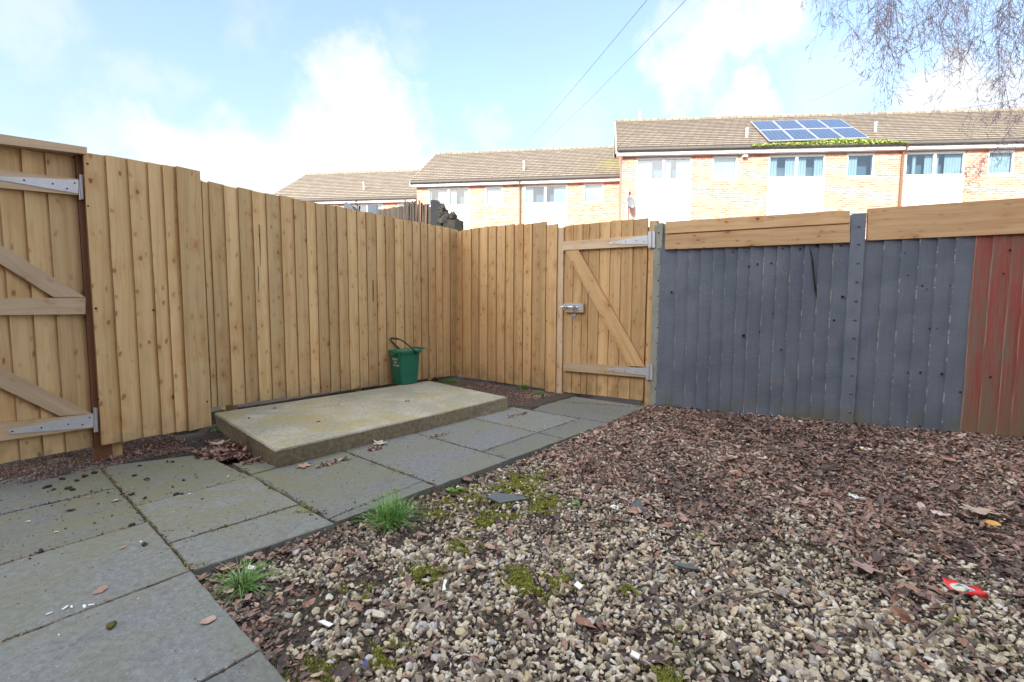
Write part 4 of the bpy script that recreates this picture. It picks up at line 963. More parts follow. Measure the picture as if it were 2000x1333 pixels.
# torn dark felt edge and broken conifer-like lumps at the end of the panel
jag('felt_covered_shed', 'dark felt covered shed corner just behind the ragged slats', 'shed', [(846, 399), (852, 398), (860, 399), (863, 402), (864, 440)], M['bushy'], .3)
def lumps(name, label, cat, pts, m, P, r):
    V = []; F_ = []
    mb = MB()
    for (px, py) in pts:
        t, z = P.tz(px, py); n = 9
        for k in range(3):
            c = P.at(t+random.uniform(-.03, .03), z-k*.16-r*.8, random.uniform(0, .2)); vs = []
            for i in range(6):
                for j in range(n):
                    ph = pi*(i+.5)/6; w = 2*pi*j/n; rr_ = r*random.uniform(.45, 1.2); vs.append(c+Vector((rr_*sin(ph)*cos(w), rr_*sin(ph)*sin(w), rr_*cos(ph)*1.25)))
            mb.add(vs, [(i*n+j, i*n+(j+1) % n, (i+1)*n+(j+1) % n, (i+1)*n+j) for i in range(5) for j in range(n)]+[tuple(range(n)), tuple(range(5*n, 6*n))[::-1]])
    mb.tube([P.at(P.tz(pts[len(pts)//2][0], 440)[0], 0, .1), P.at(P.tz(pts[len(pts)//2][0], 440)[0], 2.3, .1)], .16, 8)
    o = mb.build(name, m); return tag(o, label, cat)
lumps('tree_stump', 'jagged grey cut trunk stub showing over the fence corner, right of the ragged slats', 'tree stump', [(866, 405), (870, 412), (876, 420), (882, 419), (888, 430), (895, 433), (872, 430), (880, 436)], M['lump'], Pl((-4.2, 7.6), (1, .0)), .085)
jag('blue_board', 'small slate blue board edge above the long fence, left of the pale slats', 'board', [(718, 400.5), (736, 400.5), (736, 440)], M['bluebox'], .0, Pl((-6, 13), (1, 0)))
jag('blue_canopy', 'small blue sloping cover just peeking above the long fence top', 'cover', [(683, 404), (687, 401), (698, 409), (702, 420)], M['bluebox'], .4, Pl((-6, 12), (1, 0)))
# ------------------------------------------------------------------ overhead wires
M['cable'] = mat('cable', speck((.10, .10, .12), .1, 2, .6, 0, 0))
def wire(a, b, sag, label, r=.004):
    mb = MB(); N = 24; mb.tube([a.lerp(b, i/N)-Vector((0, 0, sag*4*(i/N)*(1-i/N))) for i in range(N+1)], r, 5)
    o = mb.build('overhead_cable', M['cable']); tag(o, label, 'cable', 'overhead cables')
def atdepth(px, py, y): d = ray(px, py); return Vector((0, 0, H))+d*(y/d.y)
wire(atdepth(1008, 298, 25.5), atdepth(1420, -190, 5), .10, 'thin overhead cable crossing the sky to the middle roof, the left one of the pair')
wire(atdepth(1048, 292, 25.3), atdepth(1520, -190, 5.2), .12, 'thin overhead cable crossing the sky to the middle roof, the right one of the pair')
wire(atdepth(1512, 224, 21.5), atdepth(1900, 25, 11), .25, 'thin overhead cable rising from the nearest roof into the hanging birch twigs')

# ------------------------------------------------------------------ ground cover
def inyard(P, m=0.0):
    a, b = toab(P); d3 = (P-F3P)@F3N
    return (a > .004-m) & (b > edge_b(a)+.004) & (d3 > .02)
def leafiness(P):
    x, y = project(np.column_stack([P, gz(P)])); a, b = toab(P)
    yb = np.interp(x, [700, 850, 1000, 1130, 1250, 1400, 1600, 1800, 2000, 2600], [700, 800, 880, 925, 965, 1000, 1060, 1130, 1190, 1300])
    n = vnoise(P[:, 0], P[:, 1], 5, 11)-.5+.6*(vnoise(P[:, 0], P[:, 1], 14, 12)-.5)
    n = n+.7*(vnoise(P[:, 0], P[:, 1], 33, 13)-.5)
    L = np.clip((yb+8-y)/120+.5+n*1.3, 0, 1)
    e1_ = np.clip(1.15-a/.11, 0, 1)*(b > 0); e2_ = np.clip(1.15-(b-edge_b(a))/.10, 0, 1)*(a < 1.0)
    e3_ = .45*np.clip(1.1-(b-edge_b(a))/.10, 0, 1)
    pale = .55*np.clip(1-np.hypot((x-1330)/260, (y-905)/55), 0, 1)+.8*np.clip(1-np.hypot((x-1330)/60, (y-818)/22), 0, 1)*0
    return np.clip(np.maximum.reduce([L-pale-.6*np.clip(1.2-np.hypot((x-1000)/150, (y-965)/60), 0, 1), e1_, e2_, e3_]), 0, 1)
MOSS = [(890, 965, .10), (960, 985, .07), (1010, 935, .09), (1060, 990, .06), (940, 1020, .05), (830, 1120, .06), (752, 1275, .055), (1040, 1140, .07), (1010, 1120, .05), (1100, 1130, .05), (905, 1065, .05), (700, 1150, .04), (1230, 1150, .03), (860, 1000, .06), (1000, 955, .08), (1040, 960, .07), (1070, 975, .06), (930, 945, .05), (1330, 1240, .03), (1075, 930, .07), (990, 1000, .06), (1365, 1045, .025), (1840, 1198, .03), (590, 1330, .07), (690, 1170, .03), (1290, 1330, .05)]
def mossiness(P):
    m = np.zeros(len(P)); n = vnoise(P[:, 0], P[:, 1], 16, 21)
    for (px, py, r) in MOSS:
        c = gr(px, py, -.03); m = np.maximum(m, np.clip(1.3-np.hypot(P[:, 0]-c.x, P[:, 1]-c.y)/(r*(.6+.9*n)), 0, 1))
    return np.clip(m, 0, 1)
def ico(sub):
    import bmesh
    bm = bmesh.new(); bmesh.ops.create_icosphere(bm, subdivisions=sub, radius=1.0)
    V = np.array([v.co for v in bm.verts]); Fc = np.array([[v.index for v in f.verts] for f in bm.faces]); bm.free(); return V, Fc
def rocks(sub, nvar, planes):
    V, Fc = ico(sub); out = []
    for _ in range(nvar):
        N = rng.normal(0, 1, (planes, 3)); N /= np.linalg.norm(N, axis=1)[:, None]; d = rng.uniform(.50, .86, planes)
        dot = V@N.T; r = np.where(dot > .05, d/np.maximum(dot, .05), 9).min(1); r = np.minimum(r, 1.15)
        out.append(V*r[:, None]*(1+rng.normal(0, .012, (len(V), 1))))
    return out, Fc
def rotm(n, flat=1.0):
    q_ = rng.normal(0, 1, (n, 4)); q_[:, 1:3] *= flat; q_ /= np.linalg.norm(q_, axis=1)[:, None]; w, x, y, z = q_.T
    return np.stack([np.stack([1-2*(y*y+z*z), 2*(x*y-z*w), 2*(x*z+y*w)], -1), np.stack([2*(x*y+z*w), 1-2*(x*x+z*z), 2*(y*z-x*w)], -1), np.stack([2*(x*z-y*w), 2*(y*z+x*w), 1-2*(x*x+y*y)], -1)], 1)
def scatter(name, pos, shapes, Fc, size, R, m, bid, smooth=False):
    nv = len(shapes[0]); sel = rng.integers(0, len(shapes), len(pos)); Sh = np.array(shapes)[sel]*size[:, None, :]
    V = np.einsum('nij,nkj->nki', R, Sh)+pos[:, None, :]
    FF = (Fc[None]+(np.arange(len(pos))*nv)[:, None, None]).reshape(-1, Fc.shape[1])
    return fastmesh(name, V.reshape(-1, 3), FF, m, np.repeat(bid, len(Fc)), smooth=smooth)
def cand(n, x0=-1.4, x1=5.2, y0=.35, y1=4.6):
    return np.column_stack([rng.uniform(x0, x1, n), rng.uniform(y0, y1, n)])
# gravel: jittered hexagonal layers
parts = []
for layer, sp in ((0, .0156), (1, .019)):
    gx1 = np.arange(-1.4, 5.2, sp); gy1 = np.arange(.35, 4.6, sp*.87)
    X, Y = np.meshgrid(gx1, gy1); X = X+(np.arange(len(gy1)) % 2)[:, None]*sp/2
    P = np.column_stack([X.ravel(), Y.ravel()])+rng.normal(0, sp*.24, (X.size, 2))
    P = P[inyard(P)]
    L = leafiness(P); bare = vnoise(P[:, 0], P[:, 1], 7.5, 31)*.5+vnoise(P[:, 0], P[:, 1], 20, 32)*.5
    x_, y_ = project(np.column_stack([P, gz(P)])); left = np.clip((1050-x_)/500, 0, 1)
    keep = rng.random(len(P)) > np.clip((bare-(.60-.16*left))*5, 0, .85)
    if layer: keep &= rng.random(len(P)) > .6
    keep &= rng.random(len(P)) > .13
    keep &= rng.random(len(P)) > L*.62
    keep &= rng.random(len(P)) > mossiness(P)*.75
    keep &= (P[:, 0] < P[:, 1]*1.4+1.2) & (P[:, 0] > -P[:, 1]*1.3-.9)
    parts.append((P[keep], layer))
P = np.concatenate([p for p, l in parts]); lay = np.concatenate([np.full(len(p), l) for p, l in parts])
sz = np.clip(rng.lognormal(math.log(.0089), .34, len(P)), .004, .019)
pos = np.column_stack([P, gz(P)+.004+lay*.009+rng.random(len(P))*.006])
size = sz[:, None]*np.column_stack([rng.uniform(.95, 1.4, len(P)), rng.uniform(.8, 1.1, len(P)), rng.uniform(.42, .78, len(P))])
R = rotm(len(P), .45); bid = rng.random(len(P))**.95
near = np.hypot(P[:, 0], P[:, 1]) < 2.0
vn = np.hypot(P[:, 0], P[:, 1]) < 1.9
idxs = [(vn, *rocks(3, 30, 13)), (~vn, *rocks(1, 30, 10))]
Vs, Fs, Bs, off_ = [], [], [], 0
for msk, shp, fc in idxs:
    n = msk.sum(); nv = len(shp[0]); sel = rng.integers(0, len(shp), n); Sh = np.array(shp)[sel]*size[msk][:, None, :]
    V = (np.einsum('nij,nkj->nki', R[msk], Sh)+pos[msk][:, None, :]).reshape(-1, 3)
    Vs.append(V); Fs.append((fc[None]+(np.arange(n)*nv)[:, None, None]).reshape(-1, 3)+off_); Bs.append(np.repeat(bid[msk], len(fc))); off_ += len(V)
o = fastmesh('gravel', np.concatenate(Vs), np.concatenate(Fs), M['stone'], np.concatenate(Bs)); tag(o, kind='stuff')
print('stones', len(P), 'faces', sum(map(len, Fs)))

# dead leaves
def leaf_shapes(k, lobed=False):
    out = []
    for _ in range(k):
        c1, c2, tw = rng.uniform(-.5, .7), rng.uniform(-.35, .6), rng.uniform(-.5, .5); V = []
        for i in range(5):
            u_ = -1+i*.5; w = (math.sin(pi*(i+.35)/4.7)**.8)*rng.uniform(.8, 1.1)*.62
            for j in (-1, 0, 1):
                x, y = u_+rng.normal(0, .05), j*w*rng.uniform(.85, 1.15); V.append((x, y, c1*x*x*.6+c2*y*y*1.6+tw*x*y+rng.normal(0, .04)))
        out.append(np.array(V))
    Fc = np.array([[i*3+j, i*3+j+1, (i+1)*3+j+1, (i+1)*3+j] for i in range(4) for j in range(2)])
    return out, Fc
LS, LF = leaf_shapes(30)
P = cand(165000); P = P[inyard(P, .0)]; P = P[(P[:, 0] < P[:, 1]*1.4+1.2)]
L = leafiness(P); x_, y_ = project(np.column_stack([P, gz(P)]))
keep = rng.random(len(P)) < np.clip(L*.9+.07, 0, 1); P, L = P[keep], L[keep]
n = len(P); z = gz(P)+.006+L*rng.random(n)*.030+(1-L)*.012
s_ = np.clip(rng.lognormal(math.log(.0098), .52, n), .0035, .036); s_ *= np.where(L < .4, 1.05, 1)
size = np.column_stack([s_, s_*rng.uniform(.55, 1.05, n), s_])
bid = np.clip(rng.beta(2.0, 2.2, n)+.38*(vnoise(P[:, 0], P[:, 1], 2.3, 41)-.55)+.2*(vnoise(P[:, 0], P[:, 1], 7, 42)-.5)+.12*(rng.random(n) > .88), 0, 1)
o = scatter('leaf_litter', np.column_stack([P, z]), LS, LF, size, rotm(n, .16), M['leaf'], bid); tag(o, kind='stuff'); print('leaves', n)
# leaf drifts on the soil, in the corner by the concrete slab and along its foot
Pp = []; SS = []; base = []
for (px, py, rx, ry, n, s0, hgt) in [(452, 880, .19, .15, 760, .023, .05), (495, 903, .06, .06, 160, .02, .03), (390, 882, .08, .05, 50, .016, .008), (250, 890, .16, .05, 90, .014, .006), (1040, 775, .16, .20, 260, .011, .004),
                             (950, 755, .5, .16, 320, .010, .004), (330, 868, .2, .06, 60, .012, .004), (290, 945, .25, .18, 10, .011, .002), (650, 905, .10, .02, 26, .016, .008), (730, 878, .04, .03, 26, .02, .01), (860, 850, .12, .02, 26, .013, .004), (1010, 812, .16, .03, 40, .011, .004), (420, 860, .06, .04, 30, .02, .01)]:
    c = gr(px, py, 0)
    for _ in range(n):
        r_ = math.sqrt(random.random()); w = random.random()*2*pi; dx, dy = rx*r_*cos(w), ry*r_*sin(w)
        p = c+A*dx+B*dy; Pp.append((p.x, p.y)); SS.append(s0*random.uniform(.5, 1.5)); base.append(random.random()*hgt*(1-r_)*1.2+.004)
Pp = np.array(Pp); SS = np.array(SS); a, b = toab(Pp); n = len(Pp)
top = np.where((b > -.86) & (a > 0), 0.003, np.maximum(gz(Pp), np.where(a < .5, .0, -.02))+.003)
ok = ~((b < -.84) & (a > .66) & (a < 2.6))
o = scatter('leaf_drift', np.column_stack([Pp, top+np.array(base)])[ok], LS, LF, np.column_stack([SS, SS*.75, SS])[ok], rotm(int(ok.sum()), .3), M['leaf'], np.clip(rng.beta(3, 2.2, n), 0, 1)[ok]); tag(o, kind='stuff')
# crumbs of soil and chips swept along the fence foot
P = np.concatenate([cand(14000, -3.2, -1.9, 2.0, 3.5), cand(26000, -1.0, 1.6, 3.9, 5.9)])
a, b = toab(P); d2 = (P-np.array(F2.P[:2]))@np.array(F2.N[:2]); d0 = (P-np.array(F0.P[:2]))@np.array(F0.N[:2])
k1 = (b < -1.60) & (a > -.6) & (a < .5) & (d0 > -.4); k2 = (b < -.80) & (a > 2.68) & (d2 > .02) & (b > -2.4)
k3 = (b < -.80) & (b > -.84) & (a > .6)
keep = k1 | k2 | k3; P = P[keep]; n = len(P); z = gz(P)+.002
s_ = rng.uniform(.002, .007, n)
jl = [(0, -2.3, 0, 0), (.51, -1.1, .53, .05), (0, -.82, .51, -.80), (0, -.29, .51, -.25), (1.075, -.84, 1.085, .08), (.52, 0, 1.08, -.03), (1.65, -.84, 1.65, .1), (2.25, -.84, 2.25, .12), (2.82, -.6, 2.85, .14), (1.65, -.13, 2.84, -.11), (-.9, 0, 0, 0), (-.9, -.58, 0, -.58), (-.9, -1.17, 0, -1.17), (-.9, .585, 0, .585), (.66, -.855, 2.7, -.79), (3.3, -.63, 3.6, .1)]
J = []
for (a0, b0, a1, b1) in jl:
    for _ in range(int(260*math.hypot(a1-a0, b1-b0))):
        f = random.random(); w_ = random.gauss(0, .006) if random.random() < .75 else random.gauss(0, .03); l_ = math.hypot(a1-a0, b1-b0); p = ab(a0+(a1-a0)*f-w_*(b1-b0)/l_, b0+(b1-b0)*f+w_*(a1-a0)/l_); J.append((p.x, p.y))
for _ in range(500):      # specks blown over the slabs, mostly by the fence
    p = ab(random.uniform(-.9, .5), -.2-abs(random.gauss(0, .8))); J.append((p.x, p.y))
for _ in range(300): p = ab(random.uniform(0, 3), random.uniform(-.8, .05)); J.append((p.x, p.y))
J = np.array(J); P = np.concatenate([P, J]); z = np.concatenate([z, np.full(len(J), .001)]); s_ = np.concatenate([s_, np.clip(rng.lognormal(math.log(.0022), .5, len(J)), .001, .006)]); n = len(P)
o = scatter('grit', np.column_stack([P, z]), *rocks(1, 12, 8), s_[:, None]*np.ones((n, 3)), rotm(n), M['leaf'], rng.beta(1.6, 3.0, n)); tag(o, kind='stuff')

# crumbs of soil, bark and chippings lying between the stones
P = cand(220000); P = P[inyard(P)]; P = P[(P[:, 0] < P[:, 1]*1.3+.4) & (P[:, 1] < 3.4)]; P = P[rng.random(len(P)) < .8]; n = len(P)
s_ = np.clip(rng.lognormal(math.log(.0028), .45, n), .001, .008)
o = scatter('crumbled_mulch', np.column_stack([P, gz(P)+.002+rng.random(n)*.006]), *rocks(1, 16, 7), s_[:, None]*np.column_stack([rng.uniform(.8, 2.2, n), np.ones(n), rng.uniform(.4, .9, n)]), rotm(n, .4), M['leaf'], np.clip(rng.beta(1.3, 2.6, n), 0, 1)); tag(o, kind='stuff')

# twigs on the ground
P = cand(26000); P = P[inyard(P)]; P = P[P[:, 0] < P[:, 1]*1.3+.5]; L = leafiness(P); P = P[rng.random(len(P)) < L*.55+.13]
V, Fc, Bd = [], [], []
for p in P:
    ln = min(.3, random.lognormvariate(math.log(.055), .6)); w = random.random()*2*pi; r_ = random.uniform(.0006, .0016)*(1+ln*3)
    z0 = float(gz(p[None])[0])+random.uniform(.014, .03); pts = []; x, y = p; k0 = len(V)
    m = 5; dz = random.uniform(-.006, .010)
    for i in range(m):
        pts.append((x, y, z0+dz*i/m)); w += random.uniform(-.3, .3); x += cos(w)*ln/m; y += sin(w)*ln/m
    for i, (x, y, z) in enumerate(pts):
        nx_, ny_ = -sin(w), cos(w); rr_ = r_*(1-.15*i)
        V += [(x+nx_*rr_, y+ny_*rr_, z), (x-nx_*rr_, y-ny_*rr_, z), (x, y, z+rr_*1.6)]
    for i in range(m-1):
        for k in range(3): Fc.append((k0+i*3+k, k0+i*3+(k+1) % 3, k0+(i+1)*3+(k+1) % 3, k0+(i+1)*3+k))
    Bd += [random.random()]*((m-1)*3)
o = fastmesh('fallen_twigs', np.array(V), np.array(Fc), M['twig'], np.array(Bd)); tag(o, kind='stuff')

# moss: tufts of tiny blades over low mounds
def blades(name, centers, h0, w0, m, spread=.5, label=None, cat=None, kind=None, group=None, seg=2, droop=.5):
    V, Fc, Bd = [], [], []
    for (x, y, z, h, bd) in centers:
        w = random.random()*2*pi; ln = random.uniform(.15, 1)*spread; k0 = len(V); ww = w0*random.uniform(.6, 1.3)
        tx, ty = -sin(w)*ww, cos(w)*ww
        for i in range(seg+1):
            f = i/seg; out_ = ln*h*(f**1.5); up = h*(f-droop*ln*f*f*.8); q_ = (1-f)**.7 if i else 1
            V += [(x+cos(w)*out_-tx*q_, y+sin(w)*out_-ty*q_, z+up), (x+cos(w)*out_+tx*q_, y+sin(w)*out_+ty*q_, z+up)]
        for i in range(seg): Fc.append((k0+2*i, k0+2*i+1, k0+2*i+3, k0+2*i+2)); Bd.append(bd)
    o = fastmesh(name, np.array(V), np.array(Fc), m, np.array(Bd)); return tag(o, label, cat, group, kind)
cs = []
for (px, py, r_) in MOSS:
    c = gr(px, py, -.03); n = int(330000*r_*r_*2)+120
    q_ = np.column_stack([c.x+rng.normal(0, r_*.62, n), c.y+rng.normal(0, r_*.62, n)]); mm = vnoise(q_[:, 0], q_[:, 1], 28, 5)
    for p, z, k in zip(q_, gz(q_), mm):
        if k > .36: cs.append((p[0], p[1], z+.010+.012*(k-.36), random.uniform(.005, .011), random.random()))
blades('moss', cs, .012, .0018, M['moss'], spread=.9, kind='stuff')
# moss and seedlings in slab joints
cs = []
for (a0, b0, a1, b1, n, wd_) in [(0, -1.6, 0, 0, 500, .008), (.5, -1.3, .51, -.05, 380, .010), (0, -.82, .5, -.80, 380, .008), (0, -.29, .51, -.25, 220, .006), (.35, -.27, .52, -.24, 260, .02), (1.05, -.5, 1.08, 0, 420, .018), (.53, .0, 1.08, -.03, 150, .006), (.85, -.04, 1.05, -.03, 300, .022),
                            (1.65, -.6, 1.65, .08, 160, .006), (2.25, -.7, 2.25, .1, 120, .006), (-.9, 0, 0, 0, 160, .005), (-.9, -.58, 0, -.58, 120, .005), (0, -.05, .06, 0, 80, .02), (3.3, -.66, 3.62, .1, 220, .012), (.45, -.2, .56, -.05, 200, .02), (1.65, -.13, 2.8, -.12, 160, .006)]:
    for _ in range(n):
        f = random.random(); p = ab(a0+(a1-a0)*f+random.gauss(0, wd_*.5), b0+(b1-b0)*f+random.gauss(0, wd_*.5)); 
        if vnoise(p.x, p.y, 9, 61) > .5: cs.append((p.x, p.y, -.004, random.uniform(.006, .012), random.random()))
blades('joint_moss', cs, .012, .0022, M['moss'], spread=.9, kind='stuff')

# grass clumps
def clump(px, py, n, h, rad, label, grp='grass clumps at the edge of the paving', name='grass_clump', wd=.0022, sp=1.0, flo=0, pale=.05):
    c = gr(px, py, -.02); cs = []
    for _ in range(n):
        r_ = rad*math.sqrt(random.random()); w = random.random()*2*pi
        cs.append((r_*cos(w), r_*sin(w), 0, h*random.uniform(.35, 1.15), 1.0 if random.random() < pale else random.random()*.85))
    o = blades(name, cs, h, wd, M['grass'], spread=sp, label=label, cat='grass', group=grp, seg=5, droop=.75)
    o.location = (c.x, c.y, float(gz(np.array([[c.x, c.y]]))[0])); return o
clump(470, 1140, 190, .14, .028, 'small tuft of long green grass by the outer corner of the paving, nearest the camera', wd=.0021, sp=1.7)
clump(762, 1015, 560, .18, .065, 'larger dense tuft of green grass beside the path edge, amid brown leaves', wd=.0019, sp=1.3)
GB = 'low weeds along the foot of the back fence'
clump(880, 752, 420, .06, .07, 'bright low weed patch at the back corner by the concrete slab', GB, 'weed_patch', .0022, 1.0, pale=.02)
clump(995, 756, 220, .075, .05, 'low weeds under the middle of the short back fence', GB, 'weed_patch', .0022, 1.0, pale=.02)
clump(1022, 766, 260, .085, .05, 'taller weeds at the fence foot left of the gate cover board', GB, 'weed_patch', .0022, 1.0, pale=.02)
clump(1052, 775, 160, .055, .06, 'sparse weeds beside the near end of the gate post', GB, 'weed_patch', .002, 1.0, pale=.05)
clump(862, 750, 160, .05, .05, 'small weeds just past the back corner of the concrete slab', GB, 'weed_patch', .002, 1.0, pale=.02)
clump(205, 945, 50, .018, .03, 'tiny green weeds in the joint between the two upper left slabs', 'seedlings in the paving', 'weed_patch', .003, 1.2, pale=0)
clump(262, 985, 60, .016, .04, 'tiny green weeds where four paving joints meet', 'seedlings in the paving', 'weed_patch', .003, 1.2, pale=0)
clump(797, 812, 30, .028, .03, 'single sprig of green weed on the concrete slab', 'seedlings in the paving', 'weed_patch', .002, 1.2, pale=0).location.z = .104
clump(425, 845, 90, .03, .05, 'green weeds at the near left corner of the concrete slab', 'seedlings in the paving', 'weed_patch', .002, 1.0, pale=.05)
def broad(px, py, n, label):
    c = gr(px, py, -.03); mb = MB(); z0 = float(gz(np.array([[c.x, c.y]]))[0])
    for i in range(n):
        w = random.random()*2*pi; l = random.uniform(.02, .04); q_ = Vector((cos(w)*l, sin(w)*l, random.uniform(.015, .035))); r_ = random.uniform(.010, .017)
        s_ = Vector((-sin(w), cos(w), 0)); d = Vector((cos(w), sin(w), .3)).normalized(); b0 = random.random()*.5
        mb.add([q_-d*r_, q_-s_*r_*.8+Vector((0, 0, .003)), q_+s_*r_*-.5+d*r_*.7, q_+d*r_*1.1, q_+s_*r_*.5+d*r_*.7, q_+s_*r_*.8+Vector((0, 0, .003))], [(0, 1, 2, 3, 4, 5)], bid=b0)
        mb.tube([(0, 0, 0), q_-d*r_], .0009, 4, bid=b0)
    o = mb.build('leafy_weed', M['grass']); o.location = (c.x, c.y, z0+.008); return tag(o, label, 'weed', 'leafy weeds in the gravel')
broad(890, 960, 9, 'small round-leaved green weed near the path step, left of the slate piece')
broad(1135, 990, 4, 'tiny green weed seedling in the middle of the gravel, left of the upright slate shard')

# ------------------------------------------------------------------ single items
def bigleaf(px, py, s, z0, label, curl=.5, bidv=.75, rot=None, grp='single dead leaves'):
    mb = MB(); rot = random.random()*6.28 if rot is None else rot; N = 26
    lb = .33 if s > .035 else .04
    rad = [1+lb*math.cos(5*(2*pi*i/N))+.3*lb*math.cos(11*(2*pi*i/N)+1)+random.uniform(-.05, .05) for i in range(N)]
    def P3(r_, w): x, y = r_*cos(w), r_*sin(w)*.8; return (x*s, y*s, s*(curl*(x*x*.3+.25*abs(y))+.05*math.sin(5*x+3*y)))
    vs = [P3(0, 0)]+[P3(rad[i]*.5, 2*pi*i/N) for i in range(N)]+[P3(rad[i], 2*pi*i/N) for i in range(N)]
    mb.add(vs, [(0, 1+i, 1+(i+1) % N) for i in range(N)]+[(1+i, 1+N+i, 1+N+(i+1) % N, 1+(i+1) % N) for i in range(N)], bid=bidv)
    mb.tube([P3(.1, pi), (-s*1.1, 0, s*.1), (-s*1.8, s*.2, s*.05)], s*.025, 4, bid=.2)
    o = mb.build('dead_leaf', M['leaf'], smooth=True); c = gr(px, py, z0); o.location = (c.x, c.y, z0+.003); o.rotation_euler = (random.uniform(-.1, .1), random.uniform(-.1, .1), rot)
    return tag(o, label, 'leaf', grp)
bigleaf(592, 911, .042, .0, 'large flat lobed pinkish brown leaf on the slab at the foot of the concrete slab', .15, .84)
bigleaf(742, 868, .045, .0, 'large curled pale tan leaf against the front of the concrete slab', .8, .97)
bigleaf(428, 868, .05, .02, 'large upturned tan leaf on top of the corner leaf drift', .7, .88)
bigleaf(407, 1215, .020, .0, 'single curled pink brown leaf lying on the big near paving slab', .7, .86)
bigleaf(137, 997, .02, .0, 'dark brown curled leaf on the upper left slab', .8, .4)
bigleaf(196, 1156, .020, .0, 'brown curled leaf just above the long near joint', .7, .62)
bigleaf(226, 979, .014, .0, 'small tan leaf beside the slab joint, upper left', .6, .85)
bigleaf(240, 1071, .013, .0, 'small flat rusty leaf on the left slab, below the dark crumb', .3, .75)
bigleaf(536, 798, .020, .105, 'small reddish leaf on the left part of the concrete slab top', .6, .6)
bigleaf(660, 792, .016, .105, 'small brown leaf at the centre of the concrete slab top', .6, .7)
bigleaf(622, 824, .018, .105, 'curled brown leaf near the front of the concrete slab top', .9, .75)
bigleaf(1912, 1000, .06, -.005, 'broad curled tan leaf in the litter at the right edge', .4, .9)
bigleaf(1855, 900, .05, .0, 'broad brown leaf in the litter below the red boards', .4, .8)
bigleaf(1690, 1110, .04, -.01, 'mauve flat leaf where gravel meets leaf litter', .3, .7)
yl = bigleaf(1940, 1026, .03, .004, 'yellow ochre curled leaf in the brown leaf litter at the right', .7, .9)
M['yellow'] = mat('yellow_leaf', speck((.50, .27, .06), .25, 30, .6, 0, .2)); yl.data.materials[0] = M['yellow']
# crumbs of soil / moss on the slabs
M['crumb'] = mat('soil_crumb', speck((.030, .024, .016), .5, 60, .95, 0, 1)); M['mosscrumb'] = mat('moss_crumb', speck((.085, .075, .02), .5, 60, .95, 0, 1))
sh, fc = rocks(2, 8, 7)
def crumb(px, py, s, z0, label, m='crumb', grp='dark soil crumbs on the paving'):
    V = sh[random.randrange(8)]*np.array([s, s*.7, s*.55])*(1+rng.normal(0, .09, (len(sh[0]), 1))); w = random.random()*6; c, q_ = cos(w), sin(w); V = V@np.array([[c, q_, 0], [-q_, c, 0], [0, 0, 1]])
    o = fastmesh('soil_crumb', V, fc, M[m]); p = gr(px, py, z0); o.location = (p.x, p.y, z0+s*.3); return tag(o, label, 'crumb', grp)
for (x, y, s) in [(338, 903, .012), (327, 903, .010), (287, 938, .015), (359, 939, .012), (256, 967, .013), (283, 974, .010), (395, 976, .008), (527, 955, .011), (80, 1078, .014), (281, 1066, .013), (257, 1027, .013), (206, 914, .008), (273, 911, .011), (262, 930, .012)]:
    crumb(x, y, s, 0, 'dark crumb of soil lying on a paving slab')
for (x, y, s) in [(92, 953, .018), (105, 957, .012), (122, 937, .016), (165, 932, .018), (150, 940, .012), (135, 955, .016), (142, 958, .013), (185, 925, .018), (178, 960, .007), (345, 966, .014), (355, 966, .014)]:
    crumb(x, y, s, 0, 'dark flattened soil crumb among the crumbs on the upper left slab', grp='crumb scatter on the upper left slab')
crumb(217, 1224, .02, 0, 'elongated green brown moss lump on the big near paving slab', 'mosscrumb', None)
crumb(532, 779, .007, .105, 'tiny dark crumb near the fence side of the concrete slab top, left one', grp='crumbs on the concrete slab'); crumb(694, 765, .012, .105, 'dark crumb near the fence side of the concrete slab top, right one', grp='crumbs on the concrete slab'); crumb(486, 818, .011, .105, 'dark crumb on the left end of the concrete slab top', grp='crumbs on the concrete slab')
def shard(px, py, pts, th, m, label, cat, name, tilt=(0, 0, 0), z0=-.02):
    mb = MB(); mb.prism([(x, y, 0) for x, y in pts], [(x*.985, y*.985, th) for x, y in pts]); c = gr(px, py, z0)
    o = mb.build(name, M[m]); o.location = (c.x, c.y, float(gz(np.array([[c.x, c.y]]))[0])+.022); o.rotation_euler = tilt; return tag(o, label, cat)
shard(988, 975, [(-.10, .0), (-.02, -.045), (.0, -.03), (.115, .03), (.055, .045), (-.07, .05)], .008, 'slate', 'flat broken piece of dark slate lying on the mossy gravel', 'slate', 'slate_piece', (.12, .05, -.15))
shard(1242, 992, [(-.06, -.02), (.03, -.028), (.038, .0), (.030, .060)], .006, 'slate', 'triangular dark slate shard standing up from the gravel', 'slate', 'slate_piece', (.5, .15, .1))
shard(1340, 1104, [(-.045, -.006), (0, -.013), (.045, -.006), (.045, .006), (0, .012), (-.045, .006)], .006, 'slate', 'small flat purplish bark strip lying on the pale gravel', 'bark', 'bark_strip', (.1, .1, -.2))
shard(1130, 1143, [(-.013, -.010), (.013, -.010), (.013, .010), (-.013, .010)], .006, 'litterwhite', 'small ribbed white plastic fragment left of centre in the gravel', 'litter', 'plastic_fragment', (.3, .2, -.8))
shard(1240, 1278, [(-.012, -.008), (.012, -.008), (.012, .008), (-.012, .008)], .006, 'litterwhite', 'small white plastic fragment at the bottom of the gravel', 'litter', 'plastic_fragment', (.2, .2, -.5))
shard(1200, 990, [(-.02, -.01), (.02, -.012), (.018, .01), (-.01, .012)], .004, 'litterwhite', 'crumpled white scrap beside the upright slate shard', 'litter', 'paper_scrap', (.3, .2, -.5))
